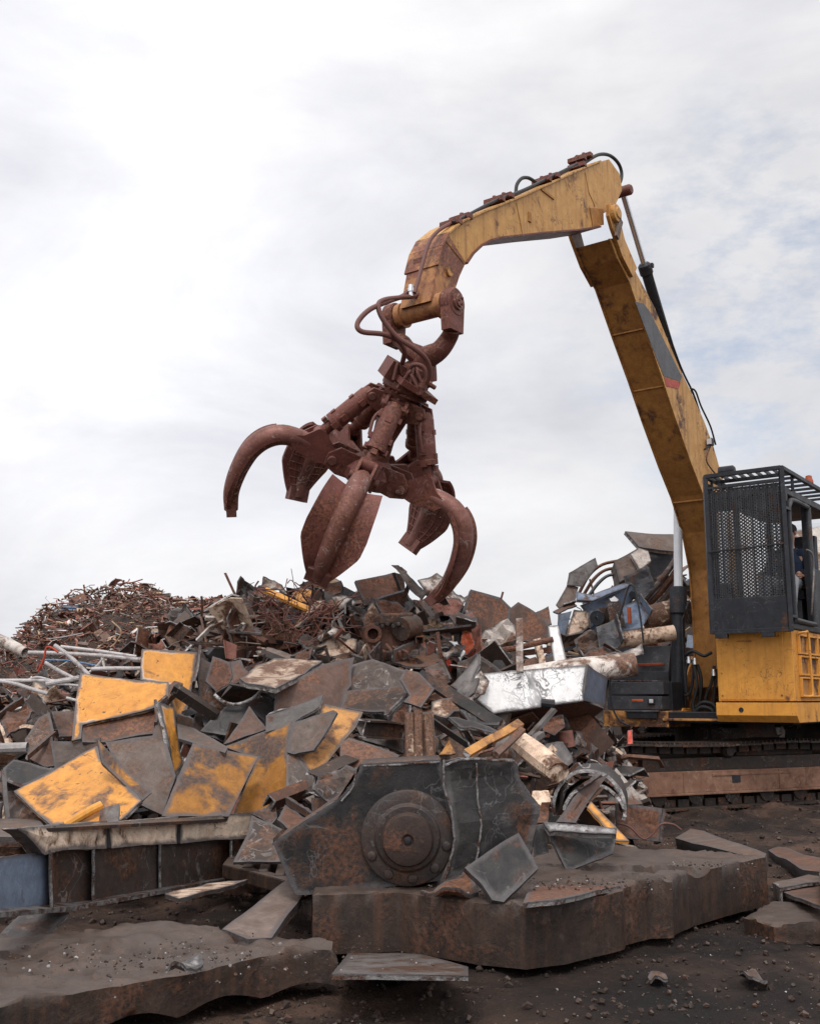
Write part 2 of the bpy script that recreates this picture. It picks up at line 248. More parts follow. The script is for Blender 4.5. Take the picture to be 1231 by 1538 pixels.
# ------------------------------------------------------------------ mesh helpers
def frame_from(z, hint=Vector((0, 0, 1))):
    z = z.normalized()
    if abs(z.dot(hint)) > .97: hint = Vector((1, 0, 0))
    x = hint.cross(z).normalized(); y = z.cross(x)
    return x, y, z
def smooth_path(pts, n=6):
    pts = [Vector(p) for p in pts]
    if len(pts) < 3: return pts
    out = []
    Q = [pts[0] * 2 - pts[1]] + pts + [pts[-1] * 2 - pts[-2]]
    for i in range(1, len(Q) - 2):
        for k in range(n):
            u = k / n; a, b_, c, d = Q[i - 1], Q[i], Q[i + 1], Q[i + 2]
            out.append(.5 * ((2 * b_) + (c - a) * u + (2 * a - 5 * b_ + 4 * c - d) * u * u + (3 * b_ - a - 3 * c + d) * u ** 3))
    out.append(pts[-1]); return out
class MB:
    def __init__(s): s.v = []; s.f = []; s.m = []; s.mats = []; s.soot = {}
    def mi(s, m):
        if m not in s.mats: s.mats.append(m)
        return s.mats.index(m)
    def add(s, vs, fs, mat):
        o = len(s.v); s.v += [Vector(v) for v in vs]; k = s.mi(mat)
        for f in fs: s.f.append([i + o for i in f]); s.m.append(k)
        return s
    def box(s, c, ax, size, mat):
        """ax: three unit axes; size: full sizes"""
        vs = []
        for a in (-.5, .5):
            for b_ in (-.5, .5):
                for d in (-.5, .5): vs.append(c + ax[0] * a * size[0] + ax[1] * b_ * size[1] + ax[2] * d * size[2])
        return s.add(vs, [(0, 1, 3, 2), (4, 6, 7, 5), (0, 4, 5, 1), (2, 3, 7, 6), (0, 2, 6, 4), (1, 5, 7, 3)], mat)
    def bar(s, a, b_, w, h, mat, hint=Vector((0, 0, 1))):
        a = Vector(a); b_ = Vector(b_); x, y, z = frame_from(b_ - a, hint)
        return s.box((a + b_) / 2, (x, y, z), (w, h, (b_ - a).length), mat)
    def prism(s, poly, ext, mat, rim=None, cap=True):
        n = len(poly); poly = [Vector(p) for p in poly]
        # orientation so that first cap faces -ext
        nn = Vector((0, 0, 0))
        for i in range(n): nn += poly[i].cross(poly[(i + 1) % n])
        if nn.dot(ext) > 0: poly = poly[::-1]
        vs = poly + [p + ext for p in poly]
        if cap: s.add(vs, [tuple(range(n))], mat); s.f.append([i + len(s.v) - 2 * n for i in reversed(range(n, 2 * n))]); s.m.append(s.mi(mat)); base = len(s.v) - 2 * n
        else: base = len(s.v); s.v += vs
        k = s.mi(rim or mat)
        for i in range(n):
            j = (i + 1) % n; s.f.append([base + j, base + i, base + n + i, base + n + j]); s.m.append(k)
        return s
    def tube(s, pts, r, mat, seg=10, sm=0, caps=True, inner=0.0, flat=1.0, hint=Vector((0, 0, 1))):
        if sm: pts = smooth_path(pts, sm)
        pts = [Vector(p) for p in pts]; n = len(pts)
        rr = r if isinstance(r, (list, tuple)) else [r] * n
        if len(rr) != n:
            q = []; L = len(rr) - 1
            for i in range(n):
                u = i / (n - 1) * L; a = min(int(u), L - 1); q.append(rr[a] * (1 - (u - a)) + rr[a + 1] * (u - a))
            rr = q
        tang = [(pts[min(i + 1, n - 1)] - pts[max(i - 1, 0)]).normalized() for i in range(n)]
        x, y, _ = frame_from(tang[0], hint); vs = []; fs = []
        for i in range(n):
            if i:
                x = (x - tang[i] * x.dot(tang[i])).normalized(); y = tang[i].cross(x)
            for k in range(seg):
                a = 2 * math.pi * k / seg; vs.append(pts[i] + (x * math.cos(a) + y * math.sin(a) * flat) * rr[i])
        for i in range(n - 1):
            for k in range(seg):
                l = (k + 1) % seg; fs.append((i * seg + k, i * seg + l, (i + 1) * seg + l, (i + 1) * seg + k))
        if caps and not inner:
            fs.append(tuple(reversed(range(seg)))); fs.append(tuple((n - 1) * seg + k for k in range(seg)))
        s.add(vs, fs, mat)
        if inner:
            b0 = len(s.v); vi = []
            for i in range(n):
                cpt = pts[i]
                for k in range(seg): vi.append(cpt + (vs[i * seg + k] - cpt) * inner)
            fi = []
            for i in range(n - 1):
                for k in range(seg):
                    l = (k + 1) % seg; fi.append((i * seg + l, i * seg + k, (i + 1) * seg + k, (i + 1) * seg + l))
            s.add(vi, fi, mat); km = s.mi(mat); bo = b0 - len(vs)
            for e in (0, n - 1):
                for k in range(seg):
                    l = (k + 1) % seg; q = [bo + e * seg + k, bo + e * seg + l, b0 + e * seg + l, b0 + e * seg + k]
                    s.f.append(q if e else q[::-1]); s.m.append(km)
        return s
    def lathe(s, c, axis, prof, mat, seg=24, hint=Vector((0, 0, 1))):
        """prof: list of (t along axis, radius)"""
        x, y, z = frame_from(axis, hint); pts = [Vector(c) + z * t_ for t_, r_ in prof]; vs = []; fs = []
        for i, (t_, r_) in enumerate(prof):
            for k in range(seg):
                a = 2 * math.pi * k / seg; vs.append(pts[i] + (x * math.cos(a) + y * math.sin(a)) * max(r_, 1e-4))
        for i in range(len(prof) - 1):
            for k in range(seg):
                l = (k + 1) % seg; fs.append((i * seg + k, i * seg + l, (i + 1) * seg + l, (i + 1) * seg + k))
        fs.append(tuple(reversed(range(seg)))); fs.append(tuple((len(prof) - 1) * seg + k for k in range(seg)))
        return s.add(vs, fs, mat)
    def build(s, name, parent=None, label=None, cat=None, group=None, kind=None, bevel=0, smooth=False, loc=None, autosmooth=None):
        if parent is not None:
            loc = parent.get('_w') and Vector(parent['_w']) or Vector(parent.location)
        elif loc is None:
            lo = Vector([min(v[i] for v in s.v) for i in range(3)]); hi = Vector([max(v[i] for v in s.v) for i in range(3)])
            loc = Vector(((lo.x + hi.x) / 2, (lo.y + hi.y) / 2, lo.z))
        me = bpy.data.meshes.new(name); me.from_pydata([v - loc for v in s.v], [], s.f)
        for mt in s.mats: me.materials.append(MATS[mt])
        me.polygons.foreach_set('material_index', s.m)
        if smooth: me.polygons.foreach_set('use_smooth', [True] * len(s.f))
        if s.soot:
            at = me.attributes.new('soot', 'FLOAT', 'POINT')
            for i_, x_ in s.soot.items(): at.data[i_].value = x_
        me.update()
        if smooth:
            me.set_sharp_from_angle(angle=R(35 if smooth is True else smooth))
        o = bpy.data.objects.new(name, me); COL.objects.link(o)
        if parent is not None: o.parent = parent
        else: o.location = loc
        o['_w'] = tuple(loc)
        if label: o['label'] = label
        if cat: o['category'] = cat
        if group: o['group'] = group
        if kind: o['kind'] = kind
        if bevel:
            bv = o.modifiers.new('bevel', 'BEVEL'); bv.width = bevel; bv.segments = 2; bv.limit_method = 'ANGLE'; bv.angle_limit = R(40)
        return o
def empty(name, loc, label, cat, group=None):
    o = bpy.data.objects.new(name, None); COL.objects.link(o); o.location = loc; o['_w'] = tuple(loc)
    o.empty_display_size = .2; o['label'] = label; o['category'] = cat
    if group: o['group'] = group
    return o
X_, Y_, Z_ = Vector((1, 0, 0)), Vector((0, 1, 0)), Vector((0, 0, 1))

# ------------------------------------------------------------------ terrain and heaps
def sstep(a, b, x):
    t_ = min(1, max(0, (x - a) / (b - a))); return t_ * t_ * (3 - 2 * t_)
def lerp_tab(tab, x):
    if x <= tab[0][0]: return tab[0][1]
    for (a, va), (b_, vb) in zip(tab, tab[1:]):
        if x <= b_: return va + (vb - va) * (x - a) / (b_ - a)
    return tab[-1][1]
H1 = [(-9, .9), (-4.2, 1.15), (-3.2, 1.25), (-2.3, 1.9), (-1.6, 2.15), (0.2, 2.1), (.8, 1.85), (1.4, 1.3), (1.9, .8), (2.6, .5), (3.4, 0)]
def h_main(x, y):
    H = lerp_tab(H1, x); y0 = 6.5 + .5 * max(0, x - .2)
    return H * (1 - sstep(.178, .202, x / max(y, 1) - .02 * sstep(10, 12, y))) * (sstep(y0, y0 + 4.2, y) ** .8) * (1 - sstep(12.5, 15.5, y))
def h_far(x, y):
    px = lerp_tab([(-14, .8), (-9, 1.5), (-8.0, 1.9), (-7.4, 2.25), (-6.9, 2.7), (-6.4, 3.2), (-5.3, 3.35), (-4.6, 3.12), (-3.5, 3.05), (-2.5, 2.9), (0, 2.4), (3, 0)], x)
    return px * sstep(11.5, 21, y) * (1 - sstep(24, 30, y)) + (.22 * noise.noise(Vector((x * .9, y * .7, 4))) + .12 * noise.noise(Vector((x * 2.3, y * 2, 9)))) * sstep(12.5, 15, y)
def h_right(x, y):
    px = lerp_tab([(1.6, 0), (2.4, 1.7), (3.0, 2.6), (4.0, 3.1), (9, 3.3), (12, 0)], x)
    return px * sstep(13.9, 17.5, y) * (1 - sstep(20, 26, y))
def g_ground(x, y):
    n_ = noise.noise(Vector((x * .6, y * .6, 0))) * .05 + noise.noise(Vector((x * 2.1, y * 2.1, 3))) * .025 + noise.noise(Vector((x * 7, y * 7, 5))) * .020 + noise.noise(Vector((x * 17, y * 17, 8))) * .012
    # churned ruts in front of the tracks
    k = math.exp(-((y - 11.0 - .3 * (x - 2)) / 1.3) ** 2) * sstep(1.6, 2.6, x)
    n_ += k * (.05 * math.sin(x * 8 + 3 * noise.noise(Vector((x, y, 0)))) * abs(math.sin(y * 5)) + .06 * noise.noise(Vector((x * 4, y * 6, 7))))
    return n_ * (1 if y < 40 else 0)
def heap(x, y):
    return max(h_main(x, y), h_far(x, y), h_right(x, y))
def hit(px, py):
    """where the sight line first meets a heap or the ground"""
    r = ray(px, py); Y = 5.0
    while Y < 27:
        q = CAM + r * (Y / r.y)
        if q.z <= max(heap(q.x, q.y), 0): return q
        Y += .05
    return None

# ================================================================== EXCAVATOR
OX = Vector((3.95, 13.8, 0)); _th = math.atan2(.59, .81)
FV = Vector((-math.sin(_th), -math.cos(_th), 0)); LV = Vector((math.cos(_th), -math.sin(_th), 0))
def M(f, l, z): return OX + FV * f + LV * l + Z_ * z
def SPf(px, py, l):
    r = ray(px, py); t_ = (l - LV.dot(CAM - OX)) / LV.dot(r); q = CAM + r * t_ - OX; return q.dot(FV), q.z
def SP(px, py, l):
    f, z = SPf(px, py, l); return M(f, l, z)
def FP(px, py, f):
    r = ray(px, py); t_ = (f - FV.dot(CAM - OX)) / FV.dot(r); return CAM + r * t_
def mbox(mb, f0, f1, l0, l1, z0, z1, mat):
    return mb.box(M((f0 + f1) / 2, (l0 + l1) / 2, (z0 + z1) / 2), (FV, LV, Z_), (abs(f1 - f0), abs(l1 - l0), abs(z1 - z0)), mat)
EX = empty('excavator', OX, 'yellow scrap handling excavator with caged cab and five tined grapple', 'excavator')
# ---- boom
BF = [(3.28, 6.20), (3.1, 6.03), (2.8, 5.86), (2.36, 5.36), (1.98, 4.95), (1.62, 4.53), (1.17, 4.05), (.82, 3.72), (.50, 3.30), (.32, 2.84), (.27, 2.2), (.30, 1.35)]
BB = [(3.02, 6.30), (2.73, 6.10), (2.11, 5.77), (1.73, 5.45), (1.40, 5.19), (1.02, 4.95), (.66, 4.69), (.36, 4.40), (.10, 4.05), (-.12, 3.55), (-.26, 3.0), (-.30, 2.2), (-.22, 1.35)]
mb = MB()
hw = .215
poly = BF + BB[::-1]
# side cheeks slightly proud of the top and bottom plates, like a welded box section
def off_poly(pf, pb, d):
    return [(f - d * .0, z) for f, z in pf], pb
core_f = [(f - .022, z + .004) for f, z in BF]; core_b = [(f + .022, z) for f, z in BB]
mb.prism([M(f, -hw + .02, z) for f, z in core_f + core_b[::-1]], LV * (2 * hw - .04), 'boom_shade_brown')
for l0, d in ((hw - .02, 1), (-hw - .0, 1)):
    mb.prism([M(f, l0, z) for f, z in poly], LV * .022, 'yellow_worn' if l0 < 0 else 'tan_yellow', rim='boom_shade_brown')
for z0, f0 in ((5.42, 2.42), (3.66, .80), (4.86, 1.90)):      # weld seams across the underside
    mb.box(M(f0 - .018, 0, z0), (FV, LV, Z_), (.014, 2 * hw - .05, .02), 'boom_shade_brown')
boom = mb.build('boom', EX, bevel=.004)
# fork plates at the boom tip
mb = MB()
for s_ in (-1, 1):
    pts = [(2.80, 5.90), (3.06, 6.05), (3.30, 6.30), (3.38, 6.42), (3.36, 6.56), (3.26, 6.62), (3.14, 6.56), (2.98, 6.28), (2.68, 6.05)]
    mb.prism([M(f, s_ * .245 - .02, z) for f, z in pts], LV * .04, 'tan_yellow' if s_ > 0 else 'grey_plate', rim='boom_shade_brown')
    mb.lathe(M(3.26, s_ * .265, 6.48), LV * s_, [(0, .1), (.05, .1), (.055, .06), (.07, .06)], 'tan_yellow', 20)
mb.box(M(3.24, .31, 6.30), ((FV * .5 - Z_).normalized(), LV, (FV + Z_ * .5).normalized()), (.28, .03, .07), 'grey_plate')
mb.build('boom_fork', boom, bevel=.004)
# dark decal panel with a red tail, on the boom's left cheek
mb = MB(); lp = hw + .0045
dec = [SP(x, y, lp) for x, y in [(953, 453), (966, 456), (975, 468), (1023, 565), (1021, 573), (996, 565), (975, 512)]]
mb.prism(dec, LV * .002, 'decal_grey')
mb.build('decal_panel', boom)
mb = MB()
mb.prism([SP(x, y, lp) for x, y in [(996.5, 566.5), (1021, 574.5), (1018, 584), (1000, 580)]], LV * .002, 'decal_red')
mb.build('decal_stripe', boom)
# pipes and hoses running up the boom's back
mb = MB()
for l0, o_ in ((.14, .06), (.05, .05), (-.1, .05)):
    mb.tube([M(f - .075 - o_ * .3, l0, z + o_) for f, z in BB[2:12]], .016, 'rubber', 8, 3)
for k in (3, 5, 7, 9):
    f, z = BB[k]; mb.box(M(f - .05, .03, z + .05), (FV, LV, Z_), (.07, .3, .05), 'machine_black')
mb.tube([SP(x, y, .16) for x, y in [(976, 402), (985, 440), (1000, 490), (1022, 552), (1040, 590), (1050, 620)]], .013, 'rubber', 8, 4)
mb.tube([SP(x, y, .2) for x, y in [(1036, 583), (1044, 588), (1052, 610), (1066, 640), (1074, 668)]], .012, 'rubber', 8, 4)
mb.build('boom_hose', boom, smooth=True)
# work lamp on the boom
mb = MB()
c = SP(1066, 664, .27)
mb.box(c, (FV, LV, Z_), (.08, .07, .09), 'machine_black'); mb.box(c + FV * .045, (FV, LV, Z_), (.012, .06, .075), 'lens')
mb.bar(c - Z_ * .04, SP(1058, 675, .24), .03, .02, 'machine_black')
mb.tube([c - Z_ * .05, SP(1060, 690, .25), SP(1068, 705, .25), SP(1078, 716, .25)], .01, 'rust_brown', 6, 4)
mb.lathe(SP(1082, 712, .3), LV, [(0, .05), (.12, .05), (.14, .03)], 'machine_black', 14)
mb.build('work_lamp', boom, bevel=.003)
# ---- stick cylinder
mb = MB()
a = SP(934, 288, 0); b_ = SP(968, 402, 0); d = (b_ - a).normalized(); e = b_ + d * 1.55
mb.tube([a, b_], .036, 'chrome', 16); mb.tube([b_ - d * .02, e], .066, 'machine_black', 18)
mb.lathe(b_ - d * .06, d, [(0, .055), (.03, .082), (.14, .082), (.16, .066)], 'machine_black', 18)
for k in range(4): mb.box(b_ + d * .06 + LV * (.05 * (k - 1.5)) + Z_ * .07, (FV, LV, Z_), (.05, .035, .05), 'machine_black')
mb.lathe(a - LV * .12, LV, [(0, .05), (.02, .065), (.22, .065), (.24, .05)], 'grapple_rust', 18)
mb.build('stick_cylinder', EX, smooth=True)
# ---- stick
ST = [SPf(x, y, .155) for x, y in [(914, 239), (900, 243), (878, 252), (784, 295), (720, 321), (691, 335), (672, 351), (662, 371), (655, 400), (650, 430), (645, 452), (668, 452), (683, 436), (690, 415), (699, 395), (709, 380), (723, 367), (736, 360), (752, 356), (817, 349), (866, 345), (900, 340), (903, 322), (922, 312), (934, 285), (930, 261)]]
mb = MB(); sw = .155
mb.prism([M(f, -sw, z) for f, z in ST[:7] + ST[14:]], LV * 2 * sw, 'tan_yellow', rim='tan_yellow'); mb.prism([M(f, -sw, z) for f, z in ST[6:15]], LV * 2 * sw, 'stick_end', rim='stick_end')
# seams and lifting lugs on the visible cheek
for q in ([(878, 259), (884, 290), (893, 310)], [(669, 362), (684, 380), (696, 396)], [(775, 305), (780, 330), (784, 351)]):
    mb.tube([SP(x, y, sw + .001) for x, y in q], .006, 'boom_shade_brown', 6)
mb.lathe(SP(673, 408, sw), LV, [(0, .045), (.02, .045)], 'yellow_worn', 18)
mb.box(SP(795, 326, sw + .006), (FV, LV, Z_), (.05, .012, .10), 'boom_shade_brown')
mb.box(SP(822, 291, sw + .006), (FV, LV, Z_), (.26, .012, .03), 'boom_shade_brown')
mb.prism([SP(x, y, sw + .001) for x, y in [(884, 312), (904, 314), (905, 338), (889, 341)]], LV * .012, 'boom_shade_brown')
# outer flange strip along the top edge
for i in range(1, 8):
    (f0, z0), (f1, z1) = ST[i], ST[i + 1]; mb.bar(M(f0, 0, z0 + .006), M(f1, 0, z1 + .006), 2 * sw + .04, .02, 'tan_yellow' if i < 6 else 'stick_end', hint=Z_)
for i in range(14, 21):
    (f0, z0), (f1, z1) = ST[i], ST[i + 1]; mb.bar(M(f0, 0, z0 - .006), M(f1, 0, z1 - .006), 2 * sw + .04, .02, 'grapple_rust', hint=Z_)
stick = mb.build('stick', EX, bevel=.004)
for px, py in ((693, 328), (677, 336), (742, 302), (756, 297), (813, 272), (826, 267), (866, 250), (866, 240), (876, 236)):
    mb = MB(); c = SP(px, py, .08); mb.box(c, (FV, LV, Z_), (.07, .2, .05), 'grapple_rust'); mb.lathe(c + Z_ * .02, Z_, [(0, .02), (.03, .02)], 'grapple_rust', 8); mb.build('hose_clamp', stick, bevel=.004)
mb = MB()
for l0, dy in ((.14, 0), (.02, 3), (-.08, 1)):
    mb.tube([SP(x, y + dy, l0) for x, y in [(866, 246), (826, 266), (784, 286), (742, 302), (700, 324), (680, 334)]], .014, 'machine_black', 8, 4)
for l0 in (-.12, -.02, .1):
    mb.tube([SP(x, y, l0) for x, y in [(680, 334), (660, 345), (645, 362), (636, 390), (628, 420), (622, 440)]], .017, 'hose_rust', 8, 4)
mb.tube([SP(x, y, .12) for x, y in [(868, 252), (884, 240), (900, 232), (916, 234), (929, 247), (933, 265), (926, 283), (914, 296), (912, 312)]], .02, 'rubber', 10, 5)
mb.tube([SP(x, y, .08) for x, y in [(774, 290), (776, 277), (783, 268), (792, 267), (800, 271), (806, 276)]], .018, 'rubber', 10, 5)
mb.build('stick_hose', stick, smooth=True)
mb = MB()
for px, py in ((632, 395), (646, 391)): mb.box(SP(px, py, -.05), (FV, LV, Z_), (.1, .09, .05), 'grapple_rust')
for px, py in ((617, 428), (636, 421)):
    c = SP(px, py, 0); mb.lathe(c, -Z_, [(0, .022), (.03, .022), (.03, .028), (.06, .028), (.06, .02), (.1, .02)], 'chrome', 12)
mb.build('hose_coupling', stick, smooth=True)
# ---- pin boss at the stick end
pf, pz = 6.53, 4.42
mb = MB()
mb.lathe(M(pf, -.24, pz), LV, [(0, .075), (.0, .105), (.06, .11), (.06, .085), (.42, .085), (.42, .11), (.48, .11)], 'stick_end', 24)
mb.build('pin_boss', stick, smooth=True)

# ================================================================== GRAPPLE
Rr = Vector((1, 0, 0)); Uu = Vector((0, -math.sin(PITCH), math.cos(PITCH))); Ff = Vector((0, math.cos(PITCH), math.sin(PITCH)))
TH = R(15); a_s = (Rr * -.4 - Uu * .917).normalized(); AX = a_s * math.cos(TH) + Ff * math.sin(TH)
E1 = -Ff * math.cos(TH) + a_s * math.sin(TH); E2 = AX.cross(E1).normalized()
HB = P(556, 705, 9.05)
def GL(r, ph, h, w=0.0):
    e = E1 * math.cos(ph) + E2 * math.sin(ph); tt = -E1 * math.sin(ph) + E2 * math.cos(ph)
    return HB + AX * h + e * r + tt * w
mb = MB()
# core body, rings, bolts
mb.lathe(GL(0, 0, -.92), AX, [(0, .13), (.04, .16), (.10, .16), (.10, .20), (.16, .20), (.18, .17), (.24, .15), (.24, .205), (.30, .21), (.33, .17), (.38, .14), (.62, .10), (.80, .12), (.86, .2), (.93, .25), (1.02, .25), (1.06, .18)], 'grapple_rust', 28)
for k in range(14):
    a_ = 2 * math.pi * k / 14
    mb.lathe(GL(.185, a_, -.70), AX, [(0, .018), (.09, .018)], 'tine_worn', 6)
    mb.lathe(GL(.175, a_ + .2, -.80), AX, [(0, .016), (.07, .016)], 'tine_worn', 6)
for k in range(5):
    ph = 2 * math.pi * k / 5
    for w in (-.085, .085):
        # upper lugs for the cylinders, lower lugs for the tines
        mb.prism([GL(r, ph, h, w - .014) for r, h in ((.10, -.70), (.27, -.70), (.31, -.64), (.28, -.56), (.12, -.50))], (GL(0, ph, 0, 1) - GL(0, ph, 0)) * .028, 'grapple_rust')
        mb.prism([GL(r, ph, h, w - .014) for r, h in ((.12, -.10), (.33, -.12), (.42, -.04), (.42, .07), (.30, .12), (.12, .12))], (GL(0, ph, 0, 1) - GL(0, ph, 0)) * .028, 'grapple_rust')
    mb.lathe(GL(.26, ph, -.63, -.12), GL(0, ph, 0, 1) - GL(0, ph, 0), [(0, .035), (.24, .035)], 'tine_worn', 14)
    mb.lathe(GL(.37, ph, .01, -.13), GL(0, ph, 0, 1) - GL(0, ph, 0), [(0, .04), (.26, .04)], 'tine_worn', 14)
grap = mb.build('grapple', EX, smooth=True, bevel=.004)
# motor box and valve block on top
mb = MB()
c = P(597, 560, 8.62); ax1 = (P(620, 573, 8.7) - P(578, 548, 8.55)).normalized(); az = (AX - ax1 * AX.dot(ax1)).normalized(); ay = az.cross(ax1)
mb.box(c, (ax1, ay, az), (.25, .2, .16), 'grapple_rust'); mb.box(c + ax1 * .16 + az * .05, (ax1, ay, az), (.30, .26, .06), 'grapple_rust')
mb.box(P(622, 582, 8.6), (ax1, ay, az), (.36, .3, .05), 'grapple_rust')
for k in range(5):
    c2 = P(603 + k * 9, 562 + (k % 2) * 9 + k * 3, 8.52); mb.lathe(c2, -az if k % 2 else ax1, [(0, .03), (.05, .03), (.05, .02), (.1, .02)], 'grapple_rust', 10)
    mb.tube([c2, c2 + Vector((rng.uniform(-.08, .08), -.06, .08)), c2 + Vector((rng.uniform(-.1, .1), -.03, -.06))], .014, 'hose_rust', 8, 4)
mb.build('rotator_motor', grap, bevel=.006)
# yoke
mb = MB()
eL = M(pf, -.30, pz); eR = M(pf, .30, pz)
for s_, ce in ((-1, eL), (1, eR)):
    mb.lathe(ce - LV * .05, LV, [(0, .11), (.012, .125), (.088, .125), (.1, .11)], 'grapple_rust', 28)
    mb.lathe(ce + LV * s_ * .05, LV * s_, [(0, .07), (.02, .07), (.02, .05), (.035, .05)], 'tine_worn', 20)
    tip = ce + Vector((-.0, .0, -.25)); mb.prism([ce + FV * -.115 - LV * .045, ce + FV * .115 - LV * .045, tip + FV * .095 - LV * .045, tip - FV * .095 - LV * .045], LV * .09, 'grapple_rust')
    for q in range(3):
        a_ = q * 2.1; mb.lathe(ce + LV * s_ * .085 + (FV * math.cos(a_) + Z_ * math.sin(a_)) * .028, LV * s_, [(0, .012), (.012, .012)], 'grapple_rust', 6)
neck = P(634, 546, 8.62)
mb.tube([eR - Z_ * .22, P(674, 507, 8.45), P(660, 526, 8.5), P(638, 541, 8.58), P(634, 570, 8.66)], [.07, .075, .085, .11, .13], 'grapple_rust', 12, 5, flat=.8)
mb.tube([eL - Z_ * .20, P(603, 512, 8.6), P(613, 524, 8.58), P(631, 536, 8.6)], [.07, .075, .08, .11], 'grapple_rust', 12, 5, flat=.8)
mb.lathe(P(633, 545, 8.62), AX, [(0, .09), (.05, .13), (.22, .14), (.3, .17)], 'grapple_rust', 24)
mb.build('yoke', grap, smooth=True)
# feed hoses
mb = MB()
h1 = [SP(640, 425, .0), P(626, 443, 8.45), P(600, 447, 8.3), P(578, 450, 8.15), P(568, 458, 8.1), P(574, 478, 8.1), P(595, 505, 8.15), P(620, 522, 8.2), P(640, 540, 8.3), P(645, 562, 8.4), P(636, 582, 8.5)]
h2 = [SP(620, 430, .0), P(606, 444, 8.4), P(585, 452, 8.2), P(555, 465, 8.05), P(537, 485, 8.0), P(543, 498, 8.0), P(575, 502, 8.1), P(598, 512, 8.25), P(607, 528, 8.35), P(604, 546, 8.5)]
mb.tube(h1, .021, 'hose_rust', 10, 6); mb.tube(h2, .021, 'hose_rust', 10, 6)
mb.tube([P(612, 560, 8.5), P(620, 548, 8.45), P(636, 552, 8.45), P(640, 575, 8.5)], .018, 'hose_rust', 10, 5)
mb.lathe(P(637, 572, 8.46), (P(631, 592, 8.5) - P(637, 572, 8.46)), [(0, .028), (.03, .028), (.03, .036), (.06, .036), (.06, .026), (.12, .026)], 'tine_worn', 12)
mb.build('grapple_hose', grap, smooth=True)
PR = [(.36, .02), (.52, -.03), (.66, -.05), (.82, -.035), (.94, .04), (1.02, .16), (1.055, .30), (1.065, .45), (1.05, .60), (1.00, .74)]
def tine(ph):
    mb = MB(); sp = smooth_path([Vector((r, h, 0)) for r, h in PR], 4); n = len(sp)
    tw = GL(0, ph, 0, 1) - GL(0, ph, 0)
    rad = [.055, .072, .082, .088, .088, .086, .082, .076, .068, .06]
    mb.tube([GL(p.x, ph, p.y) for p in sp], rad, 'tine_worn', 14, 0, flat=1.0)
    # shovel wings, welded on the inner side of the spine
    t0 = int(n * .36); t1 = n - 2; rows = []
    for i in range(t0, t1 + 1):
        u = (i - t0) / (t1 - t0)
        wd = lerp_tab([(0, .215), (.2, .235), (.5, .255), (.66, .25), (.8, .19), (1, .10)], u)
        tg = (sp[min(i + 1, n - 1)] - sp[i - 1]).normalized(); nr = Vector((-tg.y, tg.x, 0))   # towards the axis
        if nr.x > 0: nr = -nr if tg.y > 0 else nr
        row = []
        for k in range(9):
            w = (k / 8 * 2 - 1); inn = .02 - .06 * abs(w) ** 1.5
            row.append((sp[i] + nr * inn, w * wd, nr))
        rows.append(row)
    vs = []; fs = []; NR = len(rows)
    for side in (0, .028):
        for row in rows:
            for c_, w, nr in row: q = c_ + nr * side; vs.append(GL(q.x, ph, q.y, w))
    o2 = NR * 9
    for i in range(NR - 1):
        for k in range(8):
            a_, b2, c2, d2 = i * 9 + k, i * 9 + k + 1, (i + 1) * 9 + k + 1, (i + 1) * 9 + k
            fs.append((a_, b2, c2, d2)); fs.append((o2 + a_, o2 + d2, o2 + c2, o2 + b2))
        for k in (0, 8):
            a_, d2 = i * 9 + k, (i + 1) * 9 + k; fs.append((a_, d2, o2 + d2, o2 + a_) if k == 0 else (d2, a_, o2 + a_, o2 + d2))
    for i in (0, NR - 1):
        for k in range(8):
            a_, b2 = i * 9 + k, i * 9 + k + 1; fs.append((b2, a_, o2 + a_, o2 + b2) if i == 0 else (a_, b2, o2 + b2, o2 + a_))
    mb.add(vs, fs, 'grapple_rust')
    # cross-hatched hard-facing beads on the inner face
    for i in range(2, NR - 2, 2):
        for k in range(1, 8):
            c_, w, nr = rows[i][k]; q = c_ + nr * .031; c3, w3, n3 = rows[min(i + 2, NR - 1)][k]; q3 = c3 + n3 * .031
            mb.bar(GL(q.x, ph, q.y, w), GL(q3.x, ph, q3.y, w3), .010, .008, 'tine_worn')
        p_ = [GL((c_ + nr * .032).x, ph, (c_ + nr * .032).y, w) for c_, w, nr in rows[i][1:8]]
        mb.tube(p_, .006, 'tine_worn', 5)
    # root plates and knee lug
    for w in (-.075, .055):
        mb.prism([GL(r, ph, h, w) for r, h in ((.33, .06), (.31, -.04), (.40, -.10), (.50, -.20), (.57, -.20), (.66, -.11), (.80, -.06), (.70, .04), (.50, .08))], tw * .022, 'grapple_rust')
    # worn tip pad
    e_ = sp[-1]; tg = (sp[-1] - sp[-3]).normalized(); mb.box(GL((e_ - tg * .03).x, ph, (e_ - tg * .03).y), ((GL(tg.x, ph, tg.y) - GL(0, ph, 0)).normalized(), tw, ((GL(tg.x, ph, tg.y) - GL(0, ph, 0)).cross(tw)).normalized()), (.13, .20, .085), 'tine_worn')
    mb.build('tine', grap, smooth=True)
    # cylinder
    mb = MB(); a_ = GL(.26, ph, -.63); b2 = GL(.53, ph, -.15); d = (b2 - a_).normalized()
    mb.lathe(a_, d, [(-.03, .05), (.03, .082), (.36, .082), (.37, .092), (.41, .092), (.42, .05), (.55, .05)], 'grapple_rust', 18)
    for t_ in (.10, .30, .40):
        for w in (-1, 1): mb.box(GL(.26, ph, -.63) + d * t_ + tw * w * .085, (d, tw, d.cross(tw)), (.05, .035, .05), 'grapple_rust')
        mb.box(a_ + d * t_ + (GL(1, ph, 0) - GL(0, ph, 0)).normalized() * .085, (d, tw, d.cross(tw)), (.045, .05, .03), 'grapple_rust')
    mb.lathe(b2 - tw * .06, tw, [(0, .06), (.12, .06)], 'grapple_rust', 16)
